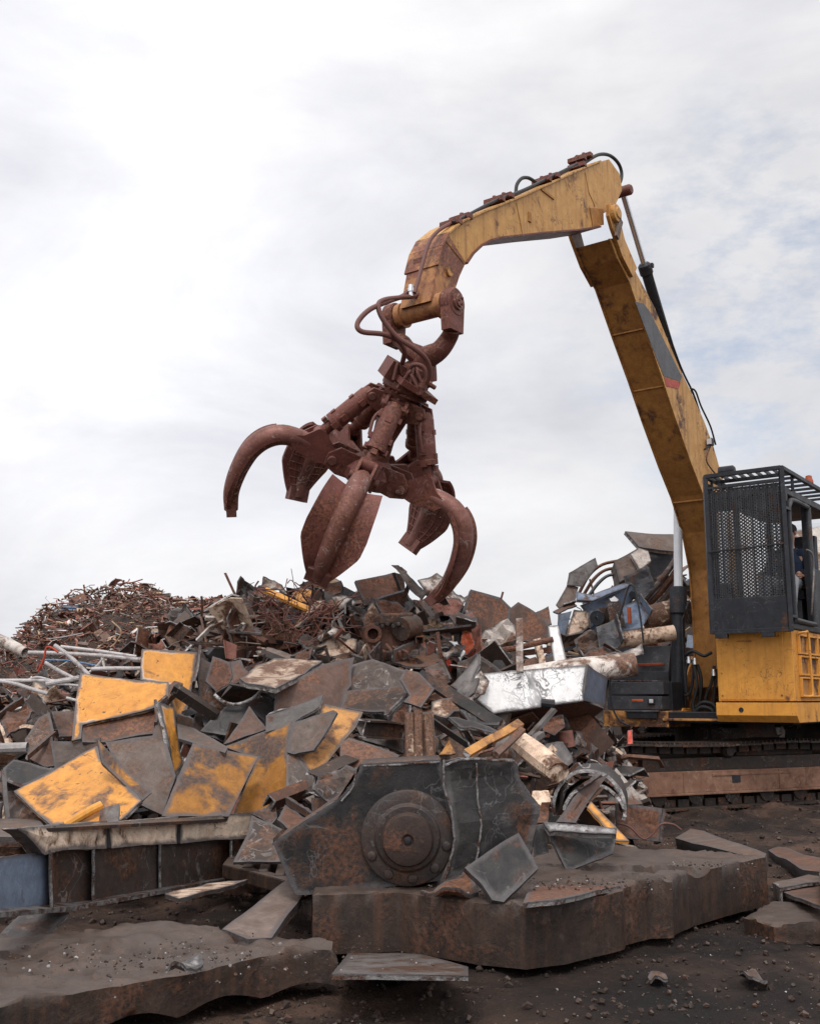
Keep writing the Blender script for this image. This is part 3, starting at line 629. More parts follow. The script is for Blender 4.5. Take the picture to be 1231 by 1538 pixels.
    mb.tube([a_ + d * .05 + tw * .08, a_ + d * .15 + tw * .12, a_ + d * .3 + tw * .10], .014, 'hose_rust', 8, 4)
    mb.build('cylinder', grap, smooth=True)
for k in range(5): tine(2 * math.pi * k / 5)

# ================================================================== LIFT CYLINDERS
for s_ in (-1, 1):
    mb = MB(); l0 = s_ * .33
    if s_ < 0: a = FP(1017, 1078, .62); m_ = FP(1018, 882, .56); b_ = FP(1017, 735, .50)
    else: a = M(.62, l0, .99); m_ = M(.55, l0, 2.6); b_ = M(.45, l0, 3.7)
    d = (b_ - a).normalized()
    mb.tube([a, m_], .088, 'machine_black', 20); mb.tube([m_, b_], .056, 'rod_white', 16)
    mb.lathe(m_ - d * .35, d, [(0, .09), (.02, .108), (.3, .108), (.35, .10), (.36, .06)], 'machine_black', 20)
    mb.tube([a + LV * .11 + Z_ * .15, a + LV * .11 + Z_ * 1.2, m_ + LV * .12 - Z_ * .2], .014, 'machine_black', 8)
    mb.lathe(a - LV * .12, LV, [(0, .09), (.02, .12), (.22, .12), (.24, .09)], 'machine_black', 20)
    mb.build('lift_cylinder', EX, smooth=True)

# ================================================================== UPPER HOUSE
mb = MB()
mbox(mb, 1.30, -3.3, -.98, 1.30, .93, 1.06, 'machine_black')
mbox(mb, 1.34, .2, -.22, .50, .955, .985, 'yellow_worn'); mbox(mb, 1.1, .2, -.20, .48, .985, 1.03, 'machine_black')                 # front deck under the boom
for l0 in (-.27, .25): mb.prism([M(f, l0 - .02, z) for f, z in ((.75, 1.02), (.6, 1.35), (.2, 1.75), (-.5, 1.75), (-.9, 1.02))], LV * .045, 'yellow_worn')
for l0 in (-.46, -.2): mb.prism([M(f, l0 - .02, z) for f, z in ((.85, 1.02), (.75, 1.1), (.5, 1.1), (.4, 1.02))], LV * .03, 'yellow')
mbox(mb, -.6, -3.0, -1.2, 1.25, 1.06, 1.7, 'yellow_worn'); mbox(mb, -2.6, -3.6, -1.25, 1.35, .98, 1.7, 'machine_grey')
mb.lathe(M(-.1, 0, .62), Z_, [(0, .62), (.31, .62)], 'track_dark', 36)
house = mb.build('upper_body', EX, bevel=.008)
mb = MB()
mb.prism([M(f, -.42, z) for f, z in ((.62, 1.06), (.62, 1.55), (.50, 1.88), (-1.0, 1.88), (-1.0, 1.06))], LV * -.82, 'machine_grey')
mbox(mb, .60, .0, -.95, -.80, 1.885, 1.93, 'orange_paint'); mbox(mb, .625, .655, -.46, -.82, 1.62, 1.66, 'orange_paint')
mb.lathe(M(.2, -.8, 1.88), Z_, [(0, .07), (.05, .07)], 'orange_paint', 16)
mb.build('fuel_tank', EX, bevel=.01)
# step boxes at the machine's right front
mb = MB()
def fpx(x0, y0, x1, y1, f, dep, mat, mb=mb):
    a_ = FP(x0, y1, f) - OX; b2 = FP(x1, y0, f) - OX
    mbox(mb, f, f - dep, a_.dot(LV), b2.dot(LV), a_.z, b2.z, mat)
fpx(906, 1068, 1002, 1091, 1.32, .7, 'yellow_worn'); fpx(912, 1046, 993, 1065.5, 1.28, .5, 'machine_grey'); fpx(915, 1024, 995, 1043, 1.22, .5, 'machine_grey')
fpx(940, 1070, 985, 1079, 1.36, .035, 'machine_black'); fpx(937, 1067, 988, 1069.5, 1.37, .05, 'machine_grey')
fpx(996, 1024, 1008, 1088, 1.05, .3, 'machine_black')
fpx(948, 1050, 965, 1054, 1.285, .01, 'orange_paint'); fpx(972, 1049, 982, 1058, 1.30, .03, 'machine_black'); fpx(974, 1050, 980, 1056, 1.303, .01, 'lens')
for k in range(6): fpx(918 + k * 12, 1022, 926 + k * 12, 1024, 1.2, .3, 'dark_edge')
mb.build('step_box', EX, bevel=.008)
# handrail of thin bent pipe
mb = MB()
mb.tube([FP(x, y, 1.42) for x, y in [(944, 1090), (930, 1082), (919, 1062), (915, 1030), (919, 990), (927, 940), (936, 905), (944, 880), (952, 884), (960, 920), (966, 966)]], .012, 'machine_black', 8, 5)
mb.tube([FP(x, y, .7) for x, y in [(935, 936), (938, 945), (948, 950), (958, 952), (964, 965)]], .011, 'machine_grey', 8, 4)
mb.build('hand_rail', EX, smooth=True)
# hoses at the boom foot
mb = MB()
def hs(pts, f, r=.02, m='rubber'): mb.tube([FP(x, y, f) for x, y in pts], r, m, 8, 5)
hs([(1030, 1040), (1029, 1010), (1034, 995), (1040, 993), (1041, 1010), (1036, 1040), (1028, 1045)], .75, .018, 'machine_black')
hs([(1042, 1000), (1046, 1030), (1040, 1060), (1048, 1078), (1058, 1085)], .8, .022)
hs([(1046, 998), (1052, 1020), (1050, 1050), (1044, 1068)], .72, .024)
hs([(1072, 1000), (1068, 1025), (1060, 1045), (1058, 1060)], .75, .02)
hs([(1076, 1005), (1073, 1030), (1070, 1058), (1062, 1070)], .72, .02)
hs([(1045, 1063), (1055, 1055), (1070, 1058), (1074, 1070), (1060, 1074), (1047, 1070)], .85, .024)
hs([(1044, 1068), (1054, 1062), (1068, 1066), (1072, 1076)], .9, .024)
hs([(1026, 985), (1040, 978), (1056, 985), (1068, 980)], .6, .02)
for x, y in ((1034, 996), (1043, 998), (1071, 1015)): mb.lathe(FP(x, y, .78), Z_, [(0, .03), (.04, .03), (.04, .022), (.08, .022)], 'chrome', 10)
mb.build('foot_hose', EX, smooth=True)

# ---- cab riser
CL0, CL1 = .535, 1.39
mb = MB()
mbox(mb, 1.50, -.7, CL0, CL1, 1.185, 1.965, 'yellow'); mbox(mb, 1.506, 1.49, CL0 + .02, CL1 - .10, 1.20, 1.94, 'yellow')
for z0 in (1.25, 1.5, 1.9):
    for l0 in (CL0 + .05, CL1 - .14): mb.lathe(M(1.506, l0, z0), FV, [(0, .012), (.008, .012)], 'boom_shade_brown', 8)
mbox(mb, 1.52, 1.50, .78, .95, 1.845, 1.862, 'yellow_worn')
riser = mb.build('cab_riser', EX, bevel=.012)
mb = MB()
mb.prism([M(f, CL0 - .02, z) for f, z in ((1.54, 1.17), (1.54, 1.03), (1.47, .955), (-3.0, .955), (-3.0, 1.17))], LV * (CL1 - CL0 + .04), 'yellow')
mb.lathe(M(1.541, .80, 1.09), FV, [(0, .028), (.004, .028), (.004, .018)], 'machine_black', 16)
mb.build('skirt', riser, bevel=.02)
# side step openings and grab handle
mb = MB(); lS = CL1
for r_ in range(3):
    for c_ in range(3):
        f1 = 1.30 - c_ * .36; z1 = 1.90 - r_ * .235
        mbox(mb, f1, f1 - .3, lS - .03, lS + .006, z1 - .18, z1, 'yellow_worn')
        for (fa, fb, za, zb) in ((f1 + .01, f1 - .31, z1, z1 + .02), (f1 + .01, f1 - .31, z1 - .2, z1 - .18), (f1 + .0, f1 + .02, z1 - .2, z1 + .02), (f1 - .32, f1 - .30, z1 - .2, z1 + .02)):
            mbox(mb, fa, fb, lS, lS + .035, za, zb, 'yellow')
mb.build('side_step', riser, bevel=.004)
mb = MB()
mb.tube([M(1.32, lS + .02, 1.93), M(1.30, lS + .09, 1.94), M(1.22, lS + .10, 1.92), M(1.20, lS + .10, 1.6), M(1.20, lS + .10, 1.28), M(1.24, lS + .09, 1.24), M(1.30, lS + .03, 1.24)], .014, 'yellow', 8, 4)
mb.build('grab_handle', riser, smooth=True)

# ---- cab: frame, roof, floor, rear wall
mb = MB(); c0, c1 = .56, 1.38; zb, zt = 1.975, 3.52; cf, cr = 1.47, -.6
def post(f, l, z0, z1, w=.07, m='machine_black'): mbox(mb, f - w / 2, f + w / 2, l - w / 2, l + w / 2, z0, z1, m)
mbox(mb, cf + .04, cr, c0 - .03, c1 + .03, 1.97, 2.04, 'machine_black'); mbox(mb, cf + .06, cr, c0 - .02, c1 + .02, zt - .02, zt + .06, 'machine_grey')
for l0 in (c0, c1): post(cf, l0, 2.04, zt - .02, .08); post(cr, l0, 2.04, zt - .02, .09); mbox(mb, .70, .64, l0 - .035, l0 + .035, 2.04, zt - .02, 'machine_black')
mbox(mb, cf + .02, cf - .02, c0, c1, 2.04, 2.30, 'machine_black')
mbox(mb, cf + .03, cf - .03, c0, c1, 3.36, zt - .02, 'machine_black')
mbox(mb, .55, cr, c1 - .03, c1 + .0, 2.04, 2.75, 'machine_black'); mbox(mb, cr - .02, cr + .02, c0, c1, 2.04, 2.7, 'machine_black')
mbox(mb, cf, cr, c0 - .01, c0 + .02, 2.04, 2.42, 'machine_black')
cab = mb.build('cab', EX, bevel=.01)
# rounded door frame on the side
mb = MB()
df = [(1.44, 2.06), (1.46, 2.2), (1.46, 3.2), (1.40, 3.38), (1.26, 3.44), (.70, 3.44)]
mb.tube([M(f, c1 + .05, z) for f, z in df], .028, 'machine_grey', 10, 5); mb.tube([M(.68, c1 + .05, z) for z in (2.06, 2.8, 3.44)], .03, 'machine_grey', 10)
mb.tube([M(1.49, c1 + .05, z) for z in (2.04, 2.8, 3.4)], .02, 'machine_black', 8)
mb.tube([M(f, c1 + .05, z) for f, z in ((1.44, 2.07), (1.0, 2.06), (.68, 2.06))], .028, 'machine_grey', 10)
mb.tube([M(.98, c1 + .09, 2.15), M(.97, c1 + .12, 2.4), M(.86, c1 + .12, 2.7), M(.9, c1 + .12, 2.86), M(1.0, c1 + .09, 2.9)], .011, 'grey_steel', 8, 5)
mb.build('door_frame', cab, smooth=True)
for nm, pts, ex in (('windscreen', [(c0 + .04, 2.3), (c1 - .04, 2.3), (c1 - .04, 3.36), (c0 + .04, 3.36)], FV), ('rear_window', [(c0 + .04, 2.7), (c1 - .04, 2.7), (c1 - .04, 3.45), (c0 + .04, 3.45)], FV)):
    mb = MB(); f0 = cf if nm == 'windscreen' else cr
    mb.prism([M(f0, l, z) for l, z in pts], ex * .006, 'glass'); mb.build(nm, cab)
# ---- front guard: frame, bars, expanded metal
mb = MB(); gf = 1.70; g0, g1 = .575, 1.445; gz0, gz1 = 1.93, 3.745
def gb(a_, b2, w, m='machine_black'): mb.bar(a_, b2, w, w, m)
for l0 in (g0, g1): gb(M(gf, l0, gz0), M(gf, l0, gz1), .05)
for z0 in (gz0 + .02, gz1): gb(M(gf, g0, z0), M(gf, g1, z0), .045)
gb(M(gf, g0, 3.60), M(gf, g1, 3.60), .03)
for k in range(1, 10): l0 = g0 + (g1 - g0) * k / 10; gb(M(gf + .012, l0, 2.33), M(gf + .012, l0, 3.60), .012)
gb(M(gf + .02, g0, 2.86), M(gf + .02, g1, 2.89), .018)
mbox(mb, gf - .004, gf + .004, g0, g1, gz0, 2.32, 'machine_black')
for l0 in (.68, 1.20): mbox(mb, gf - .03, gf + .03, l0 - .07, l0 + .07, gz0 - .05, gz0 + .01, 'machine_black')
for l0, z0 in ((g0, 2.1), (g1, 2.1), (g0, 3.3), (g1, 3.3)): gb(M(gf, l0, z0), M(cf, l0, z0), .03)
for l0 in (g0 + .005,): gb(M(cf + .04, l0, gz0), M(cf + .04, l0, gz1), .03)
guard = mb.build('front_guard', cab, bevel=.003)
def xmesh(name, org, u, v, nu, nv, cu, cv, nrm, parent):
    """expanded metal: staggered diamond strands"""
    vs = []; fs = []
    w = .0078
    for j in range(nv):
        for i in range(nu):
            a_ = org + u * (i * cu) + v * (j * cv); b2 = org + u * ((i + .5) * cu) + v * ((j + .5) * cv); c2 = org + u * ((i + 1) * cu) + v * (j * cv); d2 = org + u * ((i + .5) * cu) + v * ((j - .5) * cv)
            for p, q in ((a_, b2), (b2, c2), (c2, d2), (d2, a_)):
                if j == 0 and (p is d2 or q is d2): continue
                if q is a_ or p is c2: continue
                t_ = (q - p).normalized(); s_ = t_.cross(nrm) * w; o = len(vs)
                vs += [p - s_, p + s_, q + s_, q - s_, p - s_ + nrm * .005, p + s_ + nrm * .005, q + s_ + nrm * .005, q - s_ + nrm * .005]
                fs += [(o, o + 3, o + 2, o + 1), (o + 4, o + 5, o + 6, o + 7), (o, o + 1, o + 5, o + 4), (o + 2, o + 3, o + 7, o + 6)]
    # second family, mirrored
    for j in range(1, nv + 1):
        for i in range(nu):
            a_ = org + u * (i * cu) + v * (j * cv); b2 = org + u * ((i + .5) * cu) + v * ((j - .5) * cv); c2 = org + u * ((i + 1) * cu) + v * (j * cv)
            for p, q in ((a_, b2), (b2, c2)):
                t_ = (q - p).normalized(); s_ = t_.cross(nrm) * w; o = len(vs)
                vs += [p - s_, p + s_, q + s_, q - s_, p - s_ + nrm * .005, p + s_ + nrm * .005, q + s_ + nrm * .005, q - s_ + nrm * .005]
                fs += [(o, o + 3, o + 2, o + 1), (o + 4, o + 5, o + 6, o + 7), (o, o + 1, o + 5, o + 4), (o + 2, o + 3, o + 7, o + 6)]
    mb = MB(); mb.add(vs, fs, 'mesh_grey'); return mb.build(name, parent)
xmesh('guard_mesh', M(gf - .02, g0 + .02, 2.32), LV, Z_, 17, 33, (g1 - g0 - .04) / 17, 1.26 / 33, FV, cab)
xmesh('guard_mesh', M(cf + .05, g0 + .0, 1.97), FV, Z_, 6, 55, (gf - cf - .08) / 6, 1.70 / 55, LV, cab)
# ---- roof guard
mb = MB()
for l0 in (g0, g1): mb.bar(M(gf, l0, gz1), M(-.6, l0, gz1 - .02), .045, .045, 'machine_black')
for k in range(1, 9): l0 = g0 + (g1 - g0) * k / 9; mb.bar(M(gf, l0, gz1 + .0), M(1.36, l0 - .02, gz1 - .01), .05, .008, 'machine_black', hint=LV)
mb.bar(M(1.36, g0, gz1 - .01), M(1.36, g1, gz1 - .01), .04, .04, 'machine_black')
for k in range(7): f0 = 1.1 - k * .26; mb.bar(M(f0, g0, gz1 - .01), M(f0, g1, gz1 - .01), .03, .03, 'machine_black')
for f0 in (1.2, -.3):
    for l0 in (g0 + .03, g1 - .03): mb.bar(M(f0, l0, 3.56), M(f0, l0, gz1), .03, .03, 'machine_black')
mb.build('roof_guard', cab, bevel=.003)
mb = MB()
mb.lathe(M(.55, g1 - .02, gz1 + .01), Z_, [(0, .05), (.03, .05), (.05, .042), (.09, .035), (.1, .01)], 'orange_paint', 16); mb.build('beacon', cab, smooth=True)
mb = MB()
mb.lathe(M(1.5, .68, gz1 + .08), LV, [(0, .06), (.16, .06), (.18, .04)], 'machine_black', 16); mb.bar(M(1.5, .72, gz1), M(1.5, .72, gz1 + .06), .05, .03, 'machine_black'); mb.build('work_lamp', cab, smooth=True)
# ---- seat and levers
mb = MB()
mb.prism([M(f, .83, z) for f, z in ((.50, 2.38), (.52, 2.48), (.03, 2.46), (-.04, 2.9), (-.12, 3.22), (-.22, 3.22), (-.18, 2.4))], LV * .44, 'machine_black')
mbox(mb, .48, -.1, .85, 1.23, 2.04, 2.38, 'machine_grey')
for l0 in (.78, 1.29): mbox(mb, .50, .08, l0 - .04, l0 + .04, 2.5, 2.58, 'machine_black'); mb.tube([M(.50, l0, 2.56), M(.54, l0, 2.66)], .012, 'machine_grey', 8); mb.lathe(M(.54, l0, 2.63), Z_, [(0, .02), (.05, .03), (.1, .02)], 'machine_black', 10)
mb.build('driver_seat', cab, bevel=.02)

# ================================================================== TRACKS
TD = Vector((.9, .436, 0)).normalized(); TN = Vector((TD.y, -TD.x, 0))       # TN points to the camera side
def T(s, n, z): return Vector((OX.x, OX.y, 0)) + TD * s + TN * n + Z_ * z
def track_loop(s):
    """rounded track path; returns point (along, z) and tangent angle for arc length s"""
    rr, half = .33, 2.35; zc = .36
    return rr, half, zc
def make_track(nc):
    mb = MB(); half = 2.35
    for n0 in (nc,):
        # track frame beam, with a top lip, slots and a lower rail
        def tb(s0, s1, na, nb, z0, z1, mat): mb.box(T((s0 + s1) / 2, (na + nb) / 2, (z0 + z1) / 2), (TD, TN, Z_), (abs(s1 - s0), abs(nb - na), abs(z1 - z0)), mat)
        tb(-2.25, 2.3, nc - .16, nc + .20, .19, .42, 'track_rust'); tb(-2.3, 2.35, nc - .18, nc + .225, .165, .19, 'track_rust')
        tb(-2.1, 2.2, nc - .13, nc + .13, .42, .56, 'track_dark')
        mb.box(T(-.6, nc + .203, .375), (TD, TN, Z_), (1.2, .014, .03), 'track_rust')
        for s0 in (-.85, .55, 1.4): mb.box(T(s0, nc + .203, .32), (TD, TN, Z_), (.12, .01, .08), 'machine_black')
        for s0 in (-1.6, -.2, .9, 1.7): mb.box(T(s0, nc + .203, .30), (TD, TN, Z_), (.016, .012, .22), 'track_rust')
        for s0 in (-.9, 1.0): mb.lathe(T(s0, nc - .05, .63), TN, [(0, .05), (.05, .085), (.2, .085), (.24, .06)], 'track_dark', 16)
        for k in range(8): mb.lathe(T(-1.9 + k * .52, nc - .12, .16), TN, [(0, .11), (.26, .11)], 'track_dark', 16)
    tr = mb.build('track', EX, bevel=.006)
    mb = MB()
    for s0 in (-2.35, 2.35): mb.lathe(T(s0, nc - .06, .37), TN, [(0, .12), (.0, .29), (.04, .31), (.09, .29), (.13, .12), (.18, .12)], 'track_dark', 30)
    mb.build('idler', tr, smooth=True)
    # shoes: closed loop of plates with grousers
    rr = .35; zc = .375; Ls = 4.7; per = 2 * Ls + 2 * math.pi * rr; n = int(per / .19); proto = None
    for k in range(n):
        u = k / n * per
        if u < Ls: s, z, ang = -half + u, zc + rr, 0
        elif u < Ls + math.pi * rr: a_ = (u - Ls) / rr; s, z, ang = half + math.sin(a_) * rr, zc + math.cos(a_) * rr, a_
        elif u < 2 * Ls + math.pi * rr: s, z, ang = half - (u - Ls - math.pi * rr), zc - rr, math.pi
        else: a_ = (u - 2 * Ls - math.pi * rr) / rr; s, z, ang = -half - math.sin(a_) * rr, zc - math.cos(a_) * rr, math.pi + a_
        if 0 == ang: z -= .03 * math.sin(math.pi * ((s + half) / Ls * 2 % 1))
        mb = MB(); o = T(s, nc, z); dx = (TD * math.cos(ang) - Z_ * math.sin(ang)); dz = (TD * math.sin(ang) + Z_ * math.cos(ang))
        mb.box(o, (dx, TN, dz), (.18, .6, .022), 'track_dark')
        for t_ in (-.06, 0, .06): mb.box(o + dx * t_ + dz * .02, (dx, TN, dz), (.014, .58, .024), 'track_dark')
        for w in (-.1, .1): mb.box(o - dz * .05 + TN * w, (dx, TN, dz), (.15, .04, .08), 'track_dark')
        mb.build('track_shoe', tr)
make_track(.95); make_track(-1.1)
mb = MB(); mb.box(T(0, 0, .5), (TD, TN, Z_), (1.2, 1.8, .3), 'track_dark'); mb.box(T(-.9, 0, .42), (TD, TN, Z_), (.3, 1.8, .2), 'track_dark'); mb.build('undercarriage', EX, bevel=.01)

# ================================================================== OPERATOR
def person():
    root = M(.18, 1.04, 2.47)
    def q(f, l, z): return M(.18 + f, 1.04 + l, 2.47 + z)
    V = [q(0, 0, .08), q(-.02, 0, .25), q(-.03, 0, .42), q(-.02, 0, .53), q(.0, 0, .61)]       # pelvis..neck
    r = [(.15, .13), (.14, .12), (.16, .12), (.075, .07), (.055, .055)]
    E_ = [(0, 1), (1, 2), (2, 3), (3, 4)]
    def ch(par, pts, rad):
        i = par
        for p, rr in zip(pts, rad): V.append(p); r.append((rr, rr)); E_.append((i, len(V) - 1)); i = len(V) - 1
        return i
    ch(4, [q(.015, 0, .68), q(.03, 0, .76), q(.03, 0, .84)], [.075, .092, .075])
    for s in (-1, 1):
        ch(2, [q(-.02, s * .19, .47), q(.05, s * .25, .22), q(.30, s * .24, .17), q(.36, s * .235, .18)], [.075, .055, .042, .034])
        ch(0, [q(.06, s * .10, .06), q(.48, s * .15, .10), q(.60, s * .15, -.28), q(.62, s * .15, -.36), q(.74, s * .16, -.38)], [.095, .07, .055, .045, .04])
    me = bpy.data.meshes.new('person'); me.from_pydata([v - root for v in V], E_, []); me.materials.append(MATS['skin'])
    o = bpy.data.objects.new('person', me); COL.objects.link(o); o.location = root; o['_w'] = tuple(root)
    bm = bmesh.new(); bm.from_mesh(me); ly = bm.verts.layers.skin.verify()
    bm.verts.ensure_lookup_table()
    for i, v in enumerate(bm.verts): v[ly].radius = r[i]; v[ly].use_root = (i == 0)
    bm.to_mesh(me); bm.free()
    sk = o.modifiers.new('skin', 'SKIN'); sk.use_smooth_shade = True
    sb = o.modifiers.new('sub', 'SUBSURF'); sb.levels = 1; sb.render_levels = 2
    o['label'] = 'person in navy jacket and light grey trousers seated at the controls inside the caged cab'; o['category'] = 'person'
    def cloth(name, segs, mat):
        mb = MB()
        for pts, rad in segs: mb.tube(pts, rad, mat, 14, 5)
        return mb.build(name, o, smooth=True)
    cloth('jacket', [([q(-.0, 0, .05), q(-.02, 0, .2), q(-.03, 0, .40), q(-.02, 0, .52), q(0, 0, .57)], [.165, .17, .185, .12, .075])] +
          [([q(-.02, s * .10, .47), q(-.02, s * .19, .46), q(.03, s * .245, .30), q(.06, s * .25, .21), q(.29, s * .24, .17)], [.085, .09, .075, .065, .048]) for s in (-1, 1)], 'cloth_navy')
    cloth('trousers', [([q(.0, s * .08, .06), q(.2, s * .11, .09), q(.48, s * .15, .11), q(.56, s * .15, -.05), q(.61, s * .15, -.32)], [.11, .10, .085, .075, .06]) for s in (-1, 1)], 'cloth_grey')
    mb = MB()
    c = q(.01, 0, .79); mb.lathe(c - Z_ * .03, Z_, [(0, .098), (.05, .105), (.09, .09), (.12, .05), (.13, .01)], 'hair', 18); mb.build('hair', o, smooth=True)
    mb = MB()
    c = q(.115, 0, .745); mb.lathe(c - FV * .02, FV - Z_ * .3, [(0, .018), (.03, .01)], 'skin', 8)
    for s in (-1, 1):
        mb.lathe(q(.098, s * .033, .77), FV, [(0, .012), (.012, .009), (.016, .003)], 'lens', 10); mb.lathe(q(.03, s * .088, .755), LV * s, [(0, .028), (.014, .022)], 'skin', 10)
    mb.box(q(.113, 0, .70), (FV, LV, Z_), (.008, .05, .010), 'red_paint'); mb.build('face', o, smooth=True)
    for s in (-1, 1):   # hands closed round the levers
        mb = MB(); w = q(.36, s * .235, .18); lv = None
        mb.tube([w, w + FV * .04, w + FV * .08], [.026, .036, .032], 'skin', 10, 3, flat=.6)
        for k in range(4):
            b2 = w + FV * .07 + Z_ * (.028 - .018 * k); L = (.07, .078, .072, .058)[k]
            mb.tube([b2, b2 + FV * L * .5 + LV * s * .012, b2 + FV * L * .8 - LV * s * .012, b2 + FV * L * .55 - LV * s * .035], [.0095, .009, .0085, .007], 'skin', 8, 3)
        mb.tube([w + FV * .02 + Z_ * .02, w + FV * .05 + Z_ * .045 - LV * s * .02, w + FV * .075 + Z_ * .035 - LV * s * .035], [.011, .010, .008], 'skin', 8, 3)
        mb.build('hand', o, smooth=True)
person()

# ================================================================== GROUND
def make_ground():
    # fine near, coarse far: one sheet that reaches the horizon
    ys = [-60, -20, -6, 0, 2.5] + [3 + .05 * i for i in range(198)] + [13 + .4 * i for i in range(1, 45)] + [34, 40, 60, 100, 200, 500, 1200]
    xs = [-1200, -500, -150, -60, -30, -16] + [-9 + .45 * i for i in range(12)] + [-3.6 + .05 * i for i in range(182)] + [5.5 + .5 * i for i in range(1, 20)] + [18, 30, 60, 150, 500, 1200]
    vs = [(x, y, g_ground(x, y)) for y in ys for x in xs]; n = len(xs)
    fs = [(j * n + i, j * n + i + 1, (j + 1) * n + i + 1, (j + 1) * n + i) for j in range(len(ys) - 1) for i in range(n - 1)]
    mb = MB(); mb.add(vs, fs, 'dirt'); mb.build('ground', kind='structure', smooth=60, loc=Vector((0, 0, 0)))
make_ground()

# ================================================================== SCRAP PIECES
def fit_plane(pts):
    c = sum(pts, Vector()) / len(pts); n = Vector()
    for i in range(len(pts)):
        a, b_ = pts[i], pts[(i + 1) % len(pts)]; n += (a - c).cross(b_ - c)
    n.normalize()
    if n.dot(CAM - c) < 0: n = -n
    return c, n
def place(poly, Y=None, gx=0.0, gy=-.25, off=.3):
    """outline given in photo pixels -> corner points on one real plane at depth Y (metres), leaning by gx, gy per 100 px"""
    cx = sum(p[0] for p in poly) / len(poly); cy = sum(p[1] for p in poly) / len(poly)
    if Y is None and len(poly[0]) < 3:
        h = hit(cx, cy); Y = (h.y if h else 12) - off
    k = (Y or 8) / 8
    raw = [P(p[0], p[1], p[2] if len(p) > 2 else Y + gx * k * (p[0] - cx) / 100 + gy * k * (p[1] - cy) / 100) for p in poly]
    c, n = fit_plane(raw); out = []
    for p in poly:
        r = ray(p[0], p[1]); t_ = (c - CAM).dot(n) / r.dot(n); out.append(CAM + r * t_)
    return out, c, n
SEED = [0]
def sheet(mb, pts, n, th=.018, mat='dark_steel', rim='slag', dent=.007, jag=.0032, bend=0.0, cell=None, back=None, lip=.0028):
    """jagged, dented plate of real thickness, behind the given outline"""
    SEED[0] += 1; sd_ = Vector((SEED[0] * 3.7, SEED[0] * 1.3, 0))
    c = sum(pts, Vector()) / len(pts); u = (pts[1] - pts[0]).normalized(); v = n.cross(u)
    ext = max((p - c).length for p in pts); cell = cell or max(.03, ext / 7)
    bm = bmesh.new(); bm.faces.new([bm.verts.new(p) for p in pts])
    ring = bm.verts.layers.float.new('ring')
    if lip and ext > .08:
        for f in bmesh.ops.inset_region(bm, faces=bm.faces[:], thickness=lip, use_boundary=True, use_even_offset=True)['faces']: f.material_index = 1
        inner = [f for f in bm.faces if f.material_index == 0]
        for w in bm.verts: w[ring] = 1.0
        bmesh.ops.inset_region(bm, faces=inner, thickness=min(.045, ext * .16), use_boundary=True, use_even_offset=True)
        for f in inner:
            for w in f.verts: w[ring] = .02
    for ax in (u, v):
        lo = min((p - c).dot(ax) for p in pts); hi = max((p - c).dot(ax) for p in pts); k = int((hi - lo) / cell)
        for i in range(1, k + 1):
            bmesh.ops.bisect_plane(bm, geom=bm.verts[:] + bm.edges[:] + bm.faces[:], plane_co=c + ax * (lo + (hi - lo) * i / (k + 1)), plane_no=ax, dist=1e-5)
    bm.normal_update()
    for f in bm.faces:
        if f.normal.dot(n) < 0: f.normal_flip()
    bm.verts.ensure_lookup_table(); bm.verts.index_update()
    V = []; So = [w[ring] for w in bm.verts]
    for w in bm.verts:
        p = w.co.copy(); q = p * (1.6 / max(ext, .2)) + sd_; d = noise.noise(q) * dent * 2 + noise.noise(q * 2.7) * dent * .7
        if bend: d += bend * (((p - c).dot(u) / ext) ** 2)
        if w.is_boundary and jag:
            e = Vector((noise.noise(p * 23 + sd_), noise.noise(p * 23 - sd_), noise.noise(p * 31))) * jag * 1.6
            p += e - n * e.dot(n)
        V.append(p + n * (d - (lip * .7 if w.is_boundary and lip and ext > .08 else 0)))
    N_ = len(V); fs = [([w.index for w in f.verts], f.material_index) for f in bm.faces]
    be = []
    for e in bm.edges:
        if e.is_boundary:
            f = e.link_faces[0]; idx = [w.index for w in f.verts]; a, b_ = e.verts[0].index, e.verts[1].index
            if idx[(idx.index(a) + 1) % len(idx)] != b_: a, b_ = b_, a
            be.append((a, b_))
    bm.free()
    o = len(mb.v); mb.soot.update({o + i_: x_ for i_, x_ in enumerate(So)}); mb.v += V + [p - n * th for p in V]; k1, k2, k3 = mb.mi(mat), mb.mi(rim), mb.mi(back or mat)
    for f, mi_ in fs:
        mb.f.append([i + o for i in f]); mb.m.append(k2 if mi_ else k1); mb.f.append([i + o + N_ for i in reversed(f)]); mb.m.append(k3)
    for a, b_ in be: mb.f.append([o + b_, o + a, o + a + N_, o + b_ + N_]); mb.m.append(k2)
    return mb
